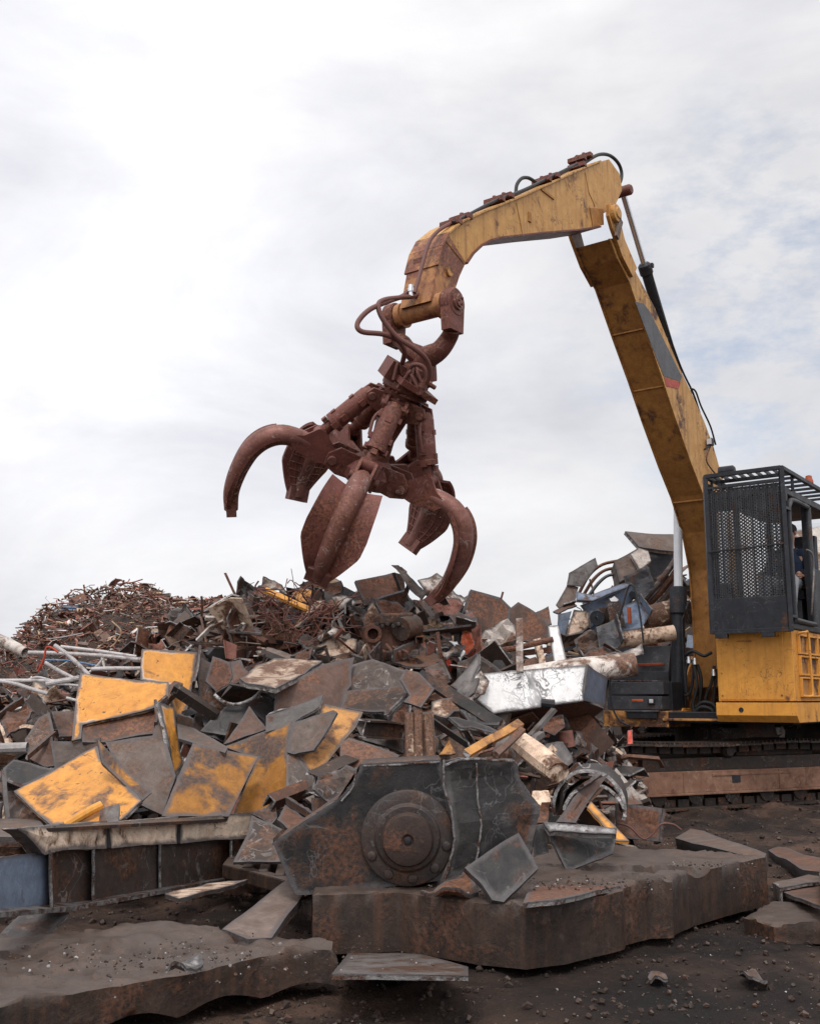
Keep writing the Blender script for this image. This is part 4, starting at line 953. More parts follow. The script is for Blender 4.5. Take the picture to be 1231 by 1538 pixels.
def plate(label, poly, mat='dark_steel', Y=None, gx=0.0, gy=-.25, off=.3, name='steel_plate', cat='steel plate', fl=(), group=None, **k):
    """fl: flanges (edge index, height, material)"""
    pts, c, n = place(poly, Y, gx, gy, off); mb = MB(); rp = random.Random(label)
    if 'rim' not in k: k['rim'] = rp.choice(('slag', 'weld', 'dark_edge'))
    if 'bend' not in k: k['bend'] = rp.uniform(-.035, .05)
    big = max((p - c).length for p in pts)
    if not fl and big > .2 and name == 'steel_plate' and mat not in ('cream', 'white_paint') and rp.random() < .6:
        e_ = rp.randrange(len(pts))
        if (pts[e_] - pts[(e_ + 1) % len(pts)]).length > .15: fl = [(e_, rp.choice((1, 1, -1)) * rp.uniform(.05, .13), mat)]
    sheet(mb, pts, n, mat=mat, **k)
    for i, h_, m_ in fl:
        a, b_ = pts[i], pts[(i + 1) % len(pts)]; s_ = 1 if h_ > 0 else -1
        q = [a, b_, b_ + n * h_, a + n * h_]; fn = (b_ - a).cross(n).normalized()
        if fn.dot(CAM - c) < 0: fn = -fn
        sheet(mb, q, fn, th=k.get('th', .018), mat=m_, rim=k.get('rim', 'slag'), dent=.006, jag=.006)
    return mb.build(name, label=label, cat=cat, group=group)
def on(x, y, Y=None, off=.3):
    if Y is None: h = hit(x, y); Y = (h.y if h else 12) - off
    return P(x, y, Y)
def pipe(label, pts, r, mat='pipe_grey', Y=None, off=.3, name='steel_pipe', cat='pipe', inner=0.0, sm=4, seg=10, group=None, **k):
    """r in photo pixels at its depth; pts (x, y[, Y])"""
    q = [on(p[0], p[1], p[2] if len(p) > 2 else Y, off) for p in pts]; R_ = r * q[0].y / F_PX
    mb = MB(); mb.tube(q, [R_ * (1 + .06 * math.sin(i * 2.1)) for i in range(max(2, len(q)))], mat, seg, sm if len(q) > 2 else 0, inner=inner, **k)
    return mb.build(name, label=label, cat=cat, group=group, smooth=True)
def prof(kind, w, h, t_=.012):
    if kind == 'I': return [[(-w / 2, -h / 2), (w / 2, -h / 2), (w / 2, -h / 2 + t_), (t_ / 2, -h / 2 + t_), (t_ / 2, h / 2 - t_), (w / 2, h / 2 - t_), (w / 2, h / 2), (-w / 2, h / 2), (-w / 2, h / 2 - t_), (-t_ / 2, h / 2 - t_), (-t_ / 2, -h / 2 + t_), (-w / 2, -h / 2 + t_)]]
    if kind == 'C': return [[(-w / 2, -h / 2), (w / 2, -h / 2), (w / 2, -h / 2 + t_), (-w / 2 + t_, -h / 2 + t_), (-w / 2 + t_, h / 2 - t_), (w / 2, h / 2 - t_), (w / 2, h / 2), (-w / 2, h / 2)]]
    if kind == 'L': return [[(-w / 2, -h / 2), (w / 2, -h / 2), (w / 2, -h / 2 + t_), (-w / 2 + t_, -h / 2 + t_), (-w / 2 + t_, h / 2), (-w / 2, h / 2)]]
    return [[(-w / 2, -h / 2), (w / 2, -h / 2), (w / 2, h / 2), (-w / 2, h / 2)]]
def beam(label, p1, p2, w, h, kind='I', mat='dark_steel', roll=0, Y=None, off=.3, name='steel_section', cat='beam', t_=.012, rim=None, bend=0, group=None):
    a = on(p1[0], p1[1], p1[2] if len(p1) > 2 else Y, off); b_ = on(p2[0], p2[1], p2[2] if len(p2) > 2 else Y, off)
    x, y, z = frame_from(b_ - a); c_, s_ = math.cos(R(roll)), math.sin(R(roll)); X, Yv = x * c_ + y * s_, y * c_ - x * s_
    mb = MB(); L = (b_ - a).length; n = max(2, int(L / .15))
    P_ = prof(kind, w, h, t_)[0]; m_ = len(P_); vs = []; fs = []
    for i in range(n + 1):
        u = i / n; o = a.lerp(b_, u) + Yv * bend * math.sin(math.pi * u)
        for k, (px, py) in enumerate(P_):
            j = Vector((noise.noise(Vector((px * 9, u * 7, L))), noise.noise(Vector((py * 9, u * 7, L + 5))), 0)) * .008
            e = z * (noise.noise(Vector((px * 30, py * 30, i))) * .03 if i in (0, n) else 0)
            vs.append(o + X * (px + j.x) + Yv * (py + j.y) + e)
    for i in range(n):
        for k in range(m_): l = (k + 1) % m_; fs.append((i * m_ + k, i * m_ + l, (i + 1) * m_ + l, (i + 1) * m_ + k))
    mb.add(vs, fs, mat); mb.add([vs[k] for k in range(m_)], [tuple(reversed(range(m_)))], rim or 'slag'); mb.add([vs[n * m_ + k] for k in range(m_)], [tuple(range(m_))], rim or 'slag')
    return mb.build(name, label=label, cat=cat, group=group)
def arc_sheet(label, c, Y, r, a0, a1, L, mat, yaw=0, pitch=0, th=.02, name='pipe_section', cat='curved plate', rim='slag', group=None):
    """piece of a rolled shell: centre pixel, depth, radius (m), angles seen from the camera, length going back"""
    ce = P(c[0], c[1], Y); ax = (Matrix.Rotation(R(yaw), 3, 'Z') @ (Matrix.Rotation(R(pitch), 3, 'X') @ Vector((0, 1, 0)))).normalized()
    x = ax.cross(Z_).normalized(); y = x.cross(ax); nA = 22; nL = 5; mb = MB()
    vs = []
    for rr in (r, r - th):
        for j in range(nL + 1):
            for i in range(nA + 1):
                a_ = R(a0 + (a1 - a0) * i / nA); w = 1 + .03 * noise.noise(Vector((i * .4, j * .6, r * 9)))
                e = .02 * noise.noise(Vector((i * 1.3, j, 4))) if j in (0, nL) else 0
                vs.append(ce + (x * math.cos(a_) + y * math.sin(a_)) * rr * w + ax * (L * j / nL + e))
    s_ = nA + 1; o2 = (nL + 1) * s_; f1 = []; fr = []
    for j in range(nL):
        for i in range(nA):
            q = (j * s_ + i, j * s_ + i + 1, (j + 1) * s_ + i + 1, (j + 1) * s_ + i); f1 += [q[::-1], tuple(k + o2 for k in q)]
    for j, rv in ((0, 0), (nL, 1)):
        for i in range(nA):
            q = (j * s_ + i, j * s_ + i + 1, o2 + j * s_ + i + 1, o2 + j * s_ + i); fr.append(q[::-1] if rv else q)
    for i, rv in ((0, 1), (nA, 0)):
        for j in range(nL):
            q = (j * s_ + i, (j + 1) * s_ + i, o2 + (j + 1) * s_ + i, o2 + j * s_ + i); fr.append(q[::-1] if rv else q)
    o = len(mb.v); mb.v += vs
    for f in f1: mb.f.append([k + o for k in f]); mb.m.append(mb.mi(mat))
    for f in fr: mb.f.append([k + o for k in f]); mb.m.append(mb.mi(rim))
    return mb.build(name, label=label, cat=cat, smooth=True, group=group)
def block(label, poly, mat, depth, Y=None, gx=0, gy=-.25, off=.3, name='steel_block', cat='block', rim=None, dent=.008, jag=.004, bevel=0, **k):
    pts, c, n = place(poly, Y, gx, gy, off); mb = MB(); sheet(mb, pts, n, th=depth, mat=mat, rim=rim or mat, dent=dent, jag=jag, **k)
    return mb.build(name, label=label, cat=cat, bevel=bevel)

# ---------------------------------------------------------------- big cast slab in front
def slab_top(label, top, z0, th, name, mat='cast_iron', pits=(), seed=0, rough=1.0, cell=.03):
    """heavy casting lying flat: top outline in photo pixels at height z, worn and pitted on top"""
    pts = [G(x, y, z) for x, y, z in top]; bm = bmesh.new(); bm.faces.new([bm.verts.new(p) for p in pts])
    c = sum(pts, Vector()) / len(pts)
    for ax in (X_, Y_):
        lo = min(p.dot(ax) for p in pts); hi = max(p.dot(ax) for p in pts); k = int((hi - lo) / cell)
        for i in range(1, k + 1): bmesh.ops.bisect_plane(bm, geom=bm.verts[:] + bm.edges[:] + bm.faces[:], plane_co=ax * (lo + (hi - lo) * i / (k + 1)), plane_no=ax, dist=1e-5)
    bm.normal_update()
    for f in bm.faces:
        if f.normal.z < 0: f.normal_flip()
    bm.verts.index_update(); bm.verts.ensure_lookup_table(); V = []; Bv = []; be = []
    for w in bm.verts:
        p = w.co.copy(); d = noise.noise(p * 1.7 + Vector((seed, 0, 0))) * .022 + noise.noise(p * 6) * .014 + noise.noise(p * 15) * .010 + noise.noise(p * 33) * .004
        d *= rough; d += (rough - 1) * .035 * noise.noise(Vector((p.x * 2.2 + p.y * 3, p.y * 11 - p.x * 3, 2)))
        for (qx, qy, rx, ry, dp) in pits:
            g = G(qx, qy, p.z); e = ((p.x - g.x) / rx) ** 2 + ((p.y - g.y) / ry) ** 2
            if e < 1: d -= dp * (1 - e) ** .5
        edge = w.is_boundary
        if edge: q = Vector((noise.noise(p * 4 + Vector((9, 0, 0))), noise.noise(p * 4), 0)) * .007 + Vector((noise.noise(p * 14), noise.noise(p * 14 + Vector((3, 3, 3))), 0)) * .006; p += q; d = d * .25 - .010
        V.append(p + Z_ * d); Bv.append((p, edge))
    fs = [[w.index for w in f.verts] for f in bm.faces]
    for e in bm.edges:
        if e.is_boundary:
            idx = [w.index for w in e.link_faces[0].verts]; a, b_ = e.verts[0].index, e.verts[1].index
            if idx[(idx.index(a) + 1) % len(idx)] != b_: a, b_ = b_, a
            be.append((a, b_))
    bm.free(); return V, Bv, fs, be
def casting(label, top, th, name='casting', mat='cast_iron', pits=(), seed=0, scallop=None, rings=4, rough=1.0):
    V, Bv, fs, be = slab_top(label, top, 0, th, name, mat, pits, seed, rough); mb = MB(); k = mb.mi(mat)
    mb.v += V; n0 = len(V)
    for f in fs: mb.f.append(f); mb.m.append(k)
    prev = {i: i for i, (p, e) in enumerate(Bv) if e}
    for r_ in range(1, rings + 1):
        cur = {}
        for i in prev:
            p = V[i]; t_ = th(p) if callable(th) else th; q = p - Z_ * (t_ * r_ / rings) + Vector((noise.noise(p * 5 + Z_ * r_), noise.noise(p * 5 - Z_ * r_), 0)) * .003
            if r_ == 1: q += Vector((noise.noise(p * 9), noise.noise(p * 9 + X_ * 5), 0)) * .005
            if scallop: q.z = p.z - (p.z - scallop(p)) * r_ / rings
            cur[i] = len(mb.v); mb.v.append(q)
        for a, b_ in be: mb.f.append([prev[b_], prev[a], cur[a], cur[b_]]); mb.m.append(k)
        prev = cur
    # underside
    o = len(mb.v); low = []
    for i, (p, e) in enumerate(Bv):
        if e: low.append(prev[i])
        else:
            t_ = th(V[i]) if callable(th) else th; low.append(len(mb.v)); mb.v.append(Vector((p.x, p.y, (scallop(p) if scallop else V[i].z - t_))))
    for f in fs: mb.f.append([low[i] for i in reversed(f)]); mb.m.append(k)
    return mb.build(name, label=label, cat='cast slab', smooth=50)
ZS = .317
casting('long thick rust brown cast slab lying across the dirt under the gear housing',
    [(470, 1342, ZS), (600, 1337, ZS), (715, 1352, ZS), (790, 1358, ZS), (845, 1352, ZS), (935, 1335, ZS), (937, 1330, ZS), (975, 1323, ZS), (1008, 1322, ZS), (1012, 1318, ZS), (1040, 1308, ZS), (1150, 1284, ZS), (1060, 1277, ZS), (930, 1272, ZS), (700, 1275, ZS), (470, 1293, ZS)], .275, scallop=lambda p: .045,
    pits=[(925, 1308, .17, .10, .13), (975, 1308, .15, .09, .13), (1030, 1305, .18, .10, .13), (958, 1319, .12, .07, .10), (865, 1300, .16, .08, .10)], seed=3)
def sc(p): return .03 + .05 * abs(math.sin((p.x + .5 * p.y) * 7.5)) + .02 * noise.noise(p * 3)
casting('flat rust brown cast slab with scalloped underside in the bottom left corner',
    [(-140, 1545, .20), (0, 1508, .20), (60, 1496, .20), (160, 1478, .20), (300, 1452, .20), (390, 1432, .20), (470, 1430, .19), (507, 1437, .17), (500, 1424, .17), (440, 1408, .18), (330, 1396, .18), (200, 1392, .18), (60, 1400, .18), (-140, 1415, .18)], .15,
    pits=[(90, 1455, .13, .06, .06), (230, 1428, .15, .07, .07), (330, 1420, .13, .06, .06), (40, 1475, .12, .06, .05), (150, 1425, .18, .08, .07), (270, 1445, .10, .05, .05), (180, 1460, .12, .04, .04), (400, 1420, .09, .04, .05), (20, 1430, .16, .07, .06)], seed=9, scallop=sc, rough=1.45)
casting('dark slab half buried in dirt at the right picture edge', [(1118, 1376, .09), (1160, 1350, .09), (1300, 1352, .09), (1300, 1392, .09), (1160, 1390, .09)], .08, seed=14)
def grate():
    mb = MB(); A, B, C_, D_ = (G(344, 1308, .22), G(356, 1291, .22), G(452, 1288, .22), G(446, 1334, .22))
    for a, b_ in ((A, B), (B, C_), (C_, D_), (D_, A)): mb.bar(a, b_, .08, .08, 'cast_iron', hint=Z_)
    for u in (.28, .52, .76): mb.bar(A.lerp(D_, u), B.lerp(C_, u), .055, .10, 'cast_iron', hint=Z_)
    mb.bar(A.lerp(B, .5), D_.lerp(C_, .5), .06, .09, 'cast_iron', hint=Z_)
    mb.build('cast_grate', label='slotted cast grate between the stiffened girder and the gear housing', cat='grate', bevel=.01)
grate()

# ---------------------------------------------------------------- gear housing
HY = 5.33
def housing():
    def q(x, y, dy=0.0): return P(x, y, HY + dy)
    root = empty('gear_housing', P(600, 1336, HY), 'blackened steel gear housing with a round rusty hub, standing on the long slab', 'gear housing')
    nf = (CAM - q(600, 1240)); nf.z = 0; nf.normalize()
    mb = MB()
    pts = [q(*p) for p in [(410, 1266), (470, 1225), (505, 1202), (528, 1180), (538, 1160), (541, 1147), (662, 1141), (666, 1180), (675, 1215), (678, 1262), (670, 1300), (660, 1322), (640, 1326), (545, 1336), (520, 1340), (445, 1345), (436, 1330)]]
    c, n = fit_plane(pts); sheet(mb, pts, n, th=.05, mat='black_steel', rim='weld', dent=.006, jag=.006, cell=.06)
    wall = mb.build('front_plate', root)
    mb = MB(); bk = Y_ * .45
    ed = [(410, 1266), (436, 1330), (445, 1345), (545, 1336), (660, 1322)]
    for a, b_ in zip(ed, ed[1:]): mb.prism([q(*a, .03), q(*b_, .03), q(*b_, .03) + bk, q(*a, .03) + bk], Z_ * .02, 'dark_steel')
    mb.prism([q(541, 1147, .03), q(662, 1141, .03), q(662, 1141, .03) + bk, q(541, 1147, .03) + bk], Z_ * -.02, 'dark_steel')
    mb.prism([q(410, 1266, .03), q(505, 1202, .03), q(538, 1160, .03), q(541, 1147, .03), q(541, 1147, .03) + bk, q(505, 1202, .03) + bk, q(410, 1266, .03) + bk], (q(500, 1215) - q(505, 1202)) * .3, 'dark_steel')
    mb.build('shell', root)
    # raised ring, hub and centre
    mb = MB(); c0 = q(612, 1258, -.01)
    mb.lathe(c0 - n * .02, n, [(0, .225), (.03, .225), (.035, .215), (.036, .16), (.05, .15), (.05, .145)], 'ring_steel', 48)
    for k in range(5):
        a_ = 3.6 + k * .62; mb.lathe(c0 + (Vector((1, 0, 0)) * math.cos(a_) + Z_ * math.sin(a_)) * .19, n, [(0, .024), (.02, .024), (.024, .016)], 'ring_steel', 14)
    mb.build('flange_ring', root, smooth=True, bevel=.004)
    mb = MB(); mb.lathe(c0, n, [(0, .122), (.10, .122), (.118, .114), (.122, .10), (.123, .03), (.112, .022)], 'hub_rust', 48)
    mb.lathe(c0 + n * .118, n, [(0, .018), (.012, .014), (.014, .004)], 'machine_black', 14); mb.build('hub', root, smooth=True)
    # second shell half with a burnt seam
    mb = MB(); pts = [q(*p, -.04) for p in [(666, 1143), (700, 1139), (770, 1141), (776, 1147), (779, 1165), (790, 1190), (808, 1210), (806, 1240), (797, 1270), (797, 1295), (745, 1300), (700, 1312), (668, 1320), (676, 1296), (683, 1262), (679, 1220), (669, 1185)]]
    c2, n2 = fit_plane(pts); sheet(mb, pts, n2, th=.06, mat='black_steel', rim='weld', dent=.014, jag=.012, cell=.05); mb.build('rear_plate', root)
    mb = MB()
    for path, r in (([(666, 1142), (666, 1180), (677, 1215), (682, 1262), (674, 1300), (668, 1320)], .006), ([(668, 1149), (700, 1140), (772, 1144)], .007), ([(715, 1146), (717, 1200), (722, 1240), (713, 1300)], .005), ([(545, 1151), (600, 1148), (660, 1144)], .005), ([(535, 1152), (531, 1180), (512, 1204)], .005)):
        pp = smooth_path([q(*p, -.055 if p[0] > 664 else -.005) for p in path], 6); pp = [v + Vector((noise.noise(v * 40), 0, noise.noise(v * 40 + X_))) * .006 for v in pp]
        mb.tube(pp, r, 'weld', 7)
    mb.build('weld_seam', root)
    mb = MB(); pts = [q(*p, .0) for p in [(776, 1150), (779, 1165), (790, 1190), (808, 1210), (806, 1240), (797, 1290)]]
    for a, b_ in zip(pts, pts[1:]): mb.prism([a, b_, b_ + bk, a + bk], X_ * -.02, 'black_steel')
    mb.build('side_wall', root)
    mb = MB(); mb.prism([q(*p, -.004) for p in [(497, 1322), (523, 1297), (528, 1303), (520, 1318), (505, 1328)]], n * .008, 'orange_paint'); mb.build('paint_scrape', root) if False else None
housing()

# ---------------------------------------------------------------- stiffened girder at the left
def girder():
    def q(x, y, dy=0.0):
        Y = 5.15 + (x - 75) / 275 * 1.75; return P(x, y, Y + dy)
    root = empty('plate_girder', q(200, 1350), 'short plate girder with peeling cream top flange and blue grey end bay', 'girder')
    def pl(nm, poly, mat, th=.014, dy=0, lab=None, n=None, **k):
        pts = [q(*p, dy) for p in poly]; c, n_ = fit_plane(pts); mb = MB(); sheet(mb, pts, n_, th=th, mat=mat, rim=k.pop('rim', 'weld'), dent=k.pop('dent', .006), jag=.006, **k); o = mb.build(nm, root)
        if lab: o['label'] = lab
        return o
    pl('web', [(72, 1272), (350, 1256), (350, 1330), (74, 1366)], 'dark_steel')
    pl('end_web', [(-70, 1290), (0, 1288), (72, 1278), (75, 1364), (0, 1374), (-70, 1380)], 'pale_blue', dy=-.06, lab='blue grey end bay of the web')
    for i, (x0, x1) in enumerate(((26, 162), (166, 266), (270, 378))):
        y0 = 1240 - (x0 - 26) * .055; y1 = 1240 - (x1 - 26) * .055; b0 = 1284 - (x0 - 26) * .07; b1 = 1284 - (x1 - 26) * .07
        pl('top_flange', [(x0, y0 + 4), ((x0 + x1) / 2, y0 - 1), (x1, y1), (x1, b1), ((x0 + x1) / 2, b1 + 2), (x0 + (46 if i == 0 else 0), b0)], 'cream_bright', th=.07, dy=-.17, dent=.012, rim='dark_edge')
    mb = MB(); mb.prism([q(34, 1246, -.09), q(374, 1228, -.09), q(372, 1223, .1), q(60, 1240, .1)], Z_ * -.016, 'dark_steel'); mb.build('flange_top', root)
    mb = MB(); mb.prism([q(-70, 1385, -.16), q(110, 1368, -.18), q(376, 1318, -.14), q(378, 1314, .12), q(100, 1358, .12), q(-70, 1374, .1)], Z_ * .02, 'weld'); mb.build('bottom_flange', root)
    for x in (74, 138, 238, 345):
        y0 = 1276 - (x - 75) * .05; y1 = 1363 - (x - 75) * .14
        mb = MB(); sheet(mb, [q(x, y0, -.15), q(x + 3, y0, 0), q(x + 3, y1, 0), q(x, y1, -.15)], Vector((-1, -.3, 0)).normalized(), th=.014, mat='dark_steel', rim='weld', dent=.003, jag=.004); mb.build('stiffener', root)
girder()

# ---------------------------------------------------------------- yellow plates, left
plate('bright yellow upright panel with a white left edge, left of the tall orange yellow panel', [(121, 1012), (218, 1023), (254, 1026), (254, 1052), (238, 1063), (124, 1089), (122, 1108), (108, 1112), (115, 1050)], 'yellow_cut', Y=7.6, gy=-.55, bend=.03, th=.02, fl=[(3, .04, 'grey_plate')], cell=.05, name='cut_panel', cat='panel')
plate('brown inner wall of a cut box section, directly under the bright yellow panel', [(122, 1091), (238, 1066), (238, 1100), (155, 1113), (124, 1114)], 'brown_plate', Y=7.45, gy=-.7, rim='dark_edge')
plate('narrow yellow corner post beside the bright yellow panel, burnt on its left', [(239, 1056), (262, 1062), (274, 1148), (262, 1166), (252, 1110)], 'yellow_cut', Y=7.35, gx=.9, gy=-.3, th=.03)
plate('tall orange yellow panel standing behind the bright one', [(213, 976), (258, 978), (296, 981), (288, 1035), (276, 1090), (258, 1068), (254, 1030), (211, 1022)], 'yellow_cut', Y=8.2, gx=.2, gy=-.35, bend=.03, fl=[(2, .10, 'grey_plate')], name='cut_panel', cat='panel', rim='dark_edge')
plate('small grey plate tucked left of the folded yellow panel', [(78, 1116), (152, 1110), (154, 1130), (85, 1160)], 'grey_plate', Y=7.35, gy=-.2)
plate('dark grey sheet leaning behind the folded yellow panel', [(158, 1113), (229, 1104), (238, 1070), (264, 1165), (244, 1224), (205, 1205)], 'grey_plate', Y=7.2, gy=-.35, rim='dark_edge')
plate('folded yellow panel with scorched upper edge and an upright flange, lowest in front', [(21, 1189), (146, 1120), (156, 1142), (213, 1202), (181, 1232), (77, 1240)], 'yellow_cut', Y=6.55, gx=-.15, gy=-.8, th=.02, cell=.05, name='folded_panel', cat='panel')
plate('upright orange flange strip on the folded yellow panel', [(146, 1113), (229, 1190), (214, 1203), (153, 1145)], 'yellow_old_shaded', Y=6.55, gx=.2, gy=-.3, th=.016, name='flange_strip', cat='strip')
plate('square dark yellow plate with blackened rims right of the folded panel', [(290, 1115), (388, 1136), (372, 1168), (344, 1226), (243, 1226), (262, 1180)], 'yellow_old_shaded', Y=6.75, gx=.2, gy=-.35, th=.025, cell=.05)
plate('large brown and yellow plate behind the square dark yellow one', [(337, 1122), (438, 1083), (434, 1130), (433, 1212), (350, 1226), (386, 1140)], 'yellow_old_shaded', Y=7.15, gx=-.2, gy=-.3, th=.022)
plate('triangular grey brown plate above the square dark yellow one', [(375, 1063), (401, 1095), (336, 1118)], 'brown_plate', Y=7.5, gy=-.4)
plate('long thin plate edge slanting down to the square dark yellow plate', [(266, 1086), (290, 1092), (343, 1121), (338, 1130), (268, 1108)], 'grey_plate', Y=7.2, gy=-1.6)
beam('short burnt square bar lying against the tall orange yellow panel', (262, 1034, 7.9), (325, 1076, 7.9), .075, .07, 'box', 'dark_steel', roll=20, name='square_bar', cat='bar')
plate('thin grey upright sheet beside the tall orange panel', [(294, 985), (318, 996), (309, 1022), (332, 1042), (322, 1062), (300, 1048)], 'grey_plate', Y=8.3, gx=.4, gy=-.2)
plate('dark red brown plate with torn lower point', [(320, 987), (346, 995), (351, 1016), (333, 1046), (309, 1024)], 'rust_brown', Y=8.15, gy=-.3)
plate('claw shaped brown offcut with a concave edge', [(346, 995), (362, 990), (366, 1004), (378, 1013), (350, 1030), (334, 1045), (350, 1020)], 'brown_plate', Y=8.0, gx=.3, gy=-.3, name='steel_offcut', cat='offcut')
pipe('curved bright cut rim bending under the flaky pale plate', [(322, 1043), (335, 1054), (355, 1058), (378, 1050), (393, 1037)], 2.6, 'slag', Y=7.9, name='bent_strip', cat='bent strip')
plate('dark hollow sheet under the curved bright rim', [(322, 1044), (345, 1028), (375, 1036), (392, 1037), (378, 1052), (350, 1060)], 'dark_steel', Y=8.0, gy=.6)
plate('dark plate below the curved rim, left of the small triangle', [(300, 1095), (342, 1058), (395, 1045), (425, 1060), (405, 1092), (378, 1066), (345, 1104)], 'black_steel', Y=7.9, gy=-.4)
plate('pale flaking plate lying tilted on top of the middle pile', [(359, 1022), (385, 1000), (412, 992), (484, 994), (414, 1036), (372, 1029)], 'cream', Y=8.0, gx=-.1, gy=-2.4, th=.035, rim='slag', dent=.02)
plate('broad brown plate with a ragged right edge, hanging below the pale flaking plate', [(414, 1038), (484, 998), (531, 988), (527, 1010), (528, 1028), (519, 1040), (512, 1066), (485, 1060), (446, 1064), (412, 1072)], 'brown_plate', Y=7.9, gx=.2, gy=-.3, jag=.009)
plate('long narrow grey plate pointing up to the right', [(400, 1076), (440, 1062), (487, 1046), (480, 1063), (436, 1088), (400, 1101)], 'grey_steel', Y=7.35, gx=-.2, gy=-.6)
plate('small pale brown plate overlapping the curved yellow sheet', [(437, 1086), (500, 1066), (506, 1069), (491, 1097), (472, 1127), (443, 1133), (431, 1130)], 'grey_plate', Y=7.05, gx=-.2, gy=-.35)
plate('curved yellow sheet with a bright torn edge in the middle of the pile', [(482, 1056), (545, 1070), (534, 1094), (517, 1112), (477, 1164), (461, 1155), (446, 1134), (472, 1126)], 'yellow_worn', Y=7.2, gx=.15, gy=-.45, bend=.05, th=.02, name='curved_sheet', cat='sheet')
plate('dark blackish sheet at the centre of the pile below the engine block', [(528, 998), (560, 990), (612, 1007), (607, 1032), (560, 1038), (522, 1042)], 'dark_steel', Y=8.1, gy=-.4)
plate('dark folded plate with a bright chipped right corner', [(519, 1040), (604, 1030), (614, 1047), (582, 1080), (577, 1070), (512, 1064)], 'dark_steel', Y=7.6, gx=-.2, gy=-.8, fl=[(2, .03, 'slag')])
plate('brown hooked offcut hanging over the folded dark plate', [(609, 1004), (628, 1010), (652, 1034), (632, 1063), (606, 1054), (615, 1044), (600, 1020)], 'brown_plate', Y=7.45, gy=-.3, name='steel_offcut', cat='offcut')
beam('long black blade running down to the white box', (630, 1014, 7.9), (750, 1090, 7.2), .09, .035, 'box', 'black_steel', roll=35, name='steel_strip', cat='strip')
block('speckled rusty cream block under the long black blade', [(648, 1055), (664, 1050), (710, 1047), (714, 1066), (682, 1068), (670, 1078), (647, 1072)], 'cream', .14, Y=7.5, gy=-.5)
def ribbed():
    root = empty('ribbed_post', P(630, 1142, 6.9), 'upright ribbed post with flaking cream paint behind the gear housing', 'post')
    for i, (x0, x1, t0, t1) in enumerate([(608, 621, 1072, 1142), (621, 634, 1069, 1143), (634, 650, 1074, 1138)]):
        mb = MB(); x2 = x0 + (2 if i < 2 else 5); a = P((x0 + x1) / 2, t0, 7.05); b_ = P((x0 + x1) / 2 + (1 if i < 2 else 4), t1, 6.9)
        mb.tube([a, (a + b_) / 2, b_], .031, 'cream_worn', 8, 3, flat=.8); mb.build('rib', root, smooth=True)
    mb = MB(); a = P(629, 1071, 7.13); b_ = P(632, 1141, 6.98); mb.bar(a, b_, .19, .03, 'dark_steel', hint=Y_); mb.build('back_plate', root)
ribbed()
plate('upper of two narrow black blades right of the speckled block', [(690, 1070), (712, 1069), (752, 1086), (748, 1092), (705, 1086)], 'black_steel', Y=7.3, gy=-1.2, name='steel_strip', cat='strip')
plate('lower of two narrow black blades right of the speckled block', [(673, 1076), (688, 1077), (748, 1095), (738, 1099), (690, 1090)], 'black_steel', Y=7.15, gy=-1.2, name='steel_strip', cat='strip')
beam('small open box section with a light rim behind the tan bar', (705, 1110, 7.1), (690, 1088, 7.5), .10, .055, 'C', 'dark_steel', roll=60)
beam('dark rail slanting beside the ribbed post', (646, 1078, 7.3), (705, 1120, 7.0), .03, .05, 'L', 'black_steel', roll=20)
beam('long tan bar pointing up right above the gear housing', (700, 1132, 6.8), (782, 1086, 7.2), .055, .03, 'box', 'yellow_worn', roll=40, name='flat_bar', cat='bar')
beam('brown narrow bar just below the tan bar', (745, 1133, 6.8), (785, 1096, 7.1), .04, .03, 'box', 'brown_plate', roll=30, name='flat_bar', cat='bar')
plate('small orange triangle of sheet left of the tan bar', [(674, 1114), (684, 1133), (659, 1134)], 'yellow_worn', Y=6.9, name='sheet_offcut', cat='offcut')
plate('cone shaped crushed brown pipe end beside the ribbed post', [(511, 1117), (524, 1107), (566, 1119), (600, 1130), (591, 1144), (550, 1144), (534, 1154), (511, 1146)], 'brown_plate', Y=6.9, gy=-.5, bend=-.06, name='crushed_pipe', cat='pipe')
plate('dark triangular plate pointing down beside the large brown and yellow plate', [(431, 1132), (444, 1132), (485, 1186), (462, 1194), (430, 1196)], 'dark_steel', Y=6.95, gy=-.3)
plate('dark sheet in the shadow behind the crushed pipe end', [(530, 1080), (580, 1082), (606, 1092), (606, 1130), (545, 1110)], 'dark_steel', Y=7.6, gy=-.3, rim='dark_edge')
plate('crumpled brown sheet left of the housing top', [(478, 1166), (520, 1150), (538, 1158), (522, 1180), (495, 1205), (470, 1195)], 'dark_steel', Y=6.4, gy=-.5, dent=.03)
# ---------------------------------------------------------------- between girder and housing
plate('dark plate with a light upper edge between girder and housing', [(378, 1223), (440, 1253), (410, 1264), (425, 1292), (350, 1296), (372, 1252)], 'dark_steel', Y=6.3, gy=-.5)
plate('small curved dark fin behind the right end of the girder', [(378, 1221), (400, 1212), (413, 1198), (416, 1228), (408, 1238)], 'dark_steel', Y=6.7, gy=-.2)
plate('red brown tray corner beside the housing', [(416, 1232), (428, 1209), (466, 1233), (440, 1250)], 'rust_brown', Y=6.5, gy=-.9, fl=[(1, .05, 'brown_plate')])
plate('small square brown plate above the housing shoulder', [(468, 1200), (502, 1195), (503, 1212), (470, 1230)], 'brown_plate', Y=6.45)
block('wide weathered flat bar propped against the slab, below the housing corner', [(334, 1397), (430, 1320), (454, 1346), (408, 1408), (372, 1412)], 'grey_plate', .04, Y=5.15, gx=0, gy=-1.6, name='flat_bar', cat='bar', rim='dark_edge')
plate('thin pale strip lying under the girder', [(248, 1342), (310, 1326), (372, 1318), (330, 1335), (270, 1348)], 'cream', Y=5.7, gy=-4, name='metal_strip', cat='strip')
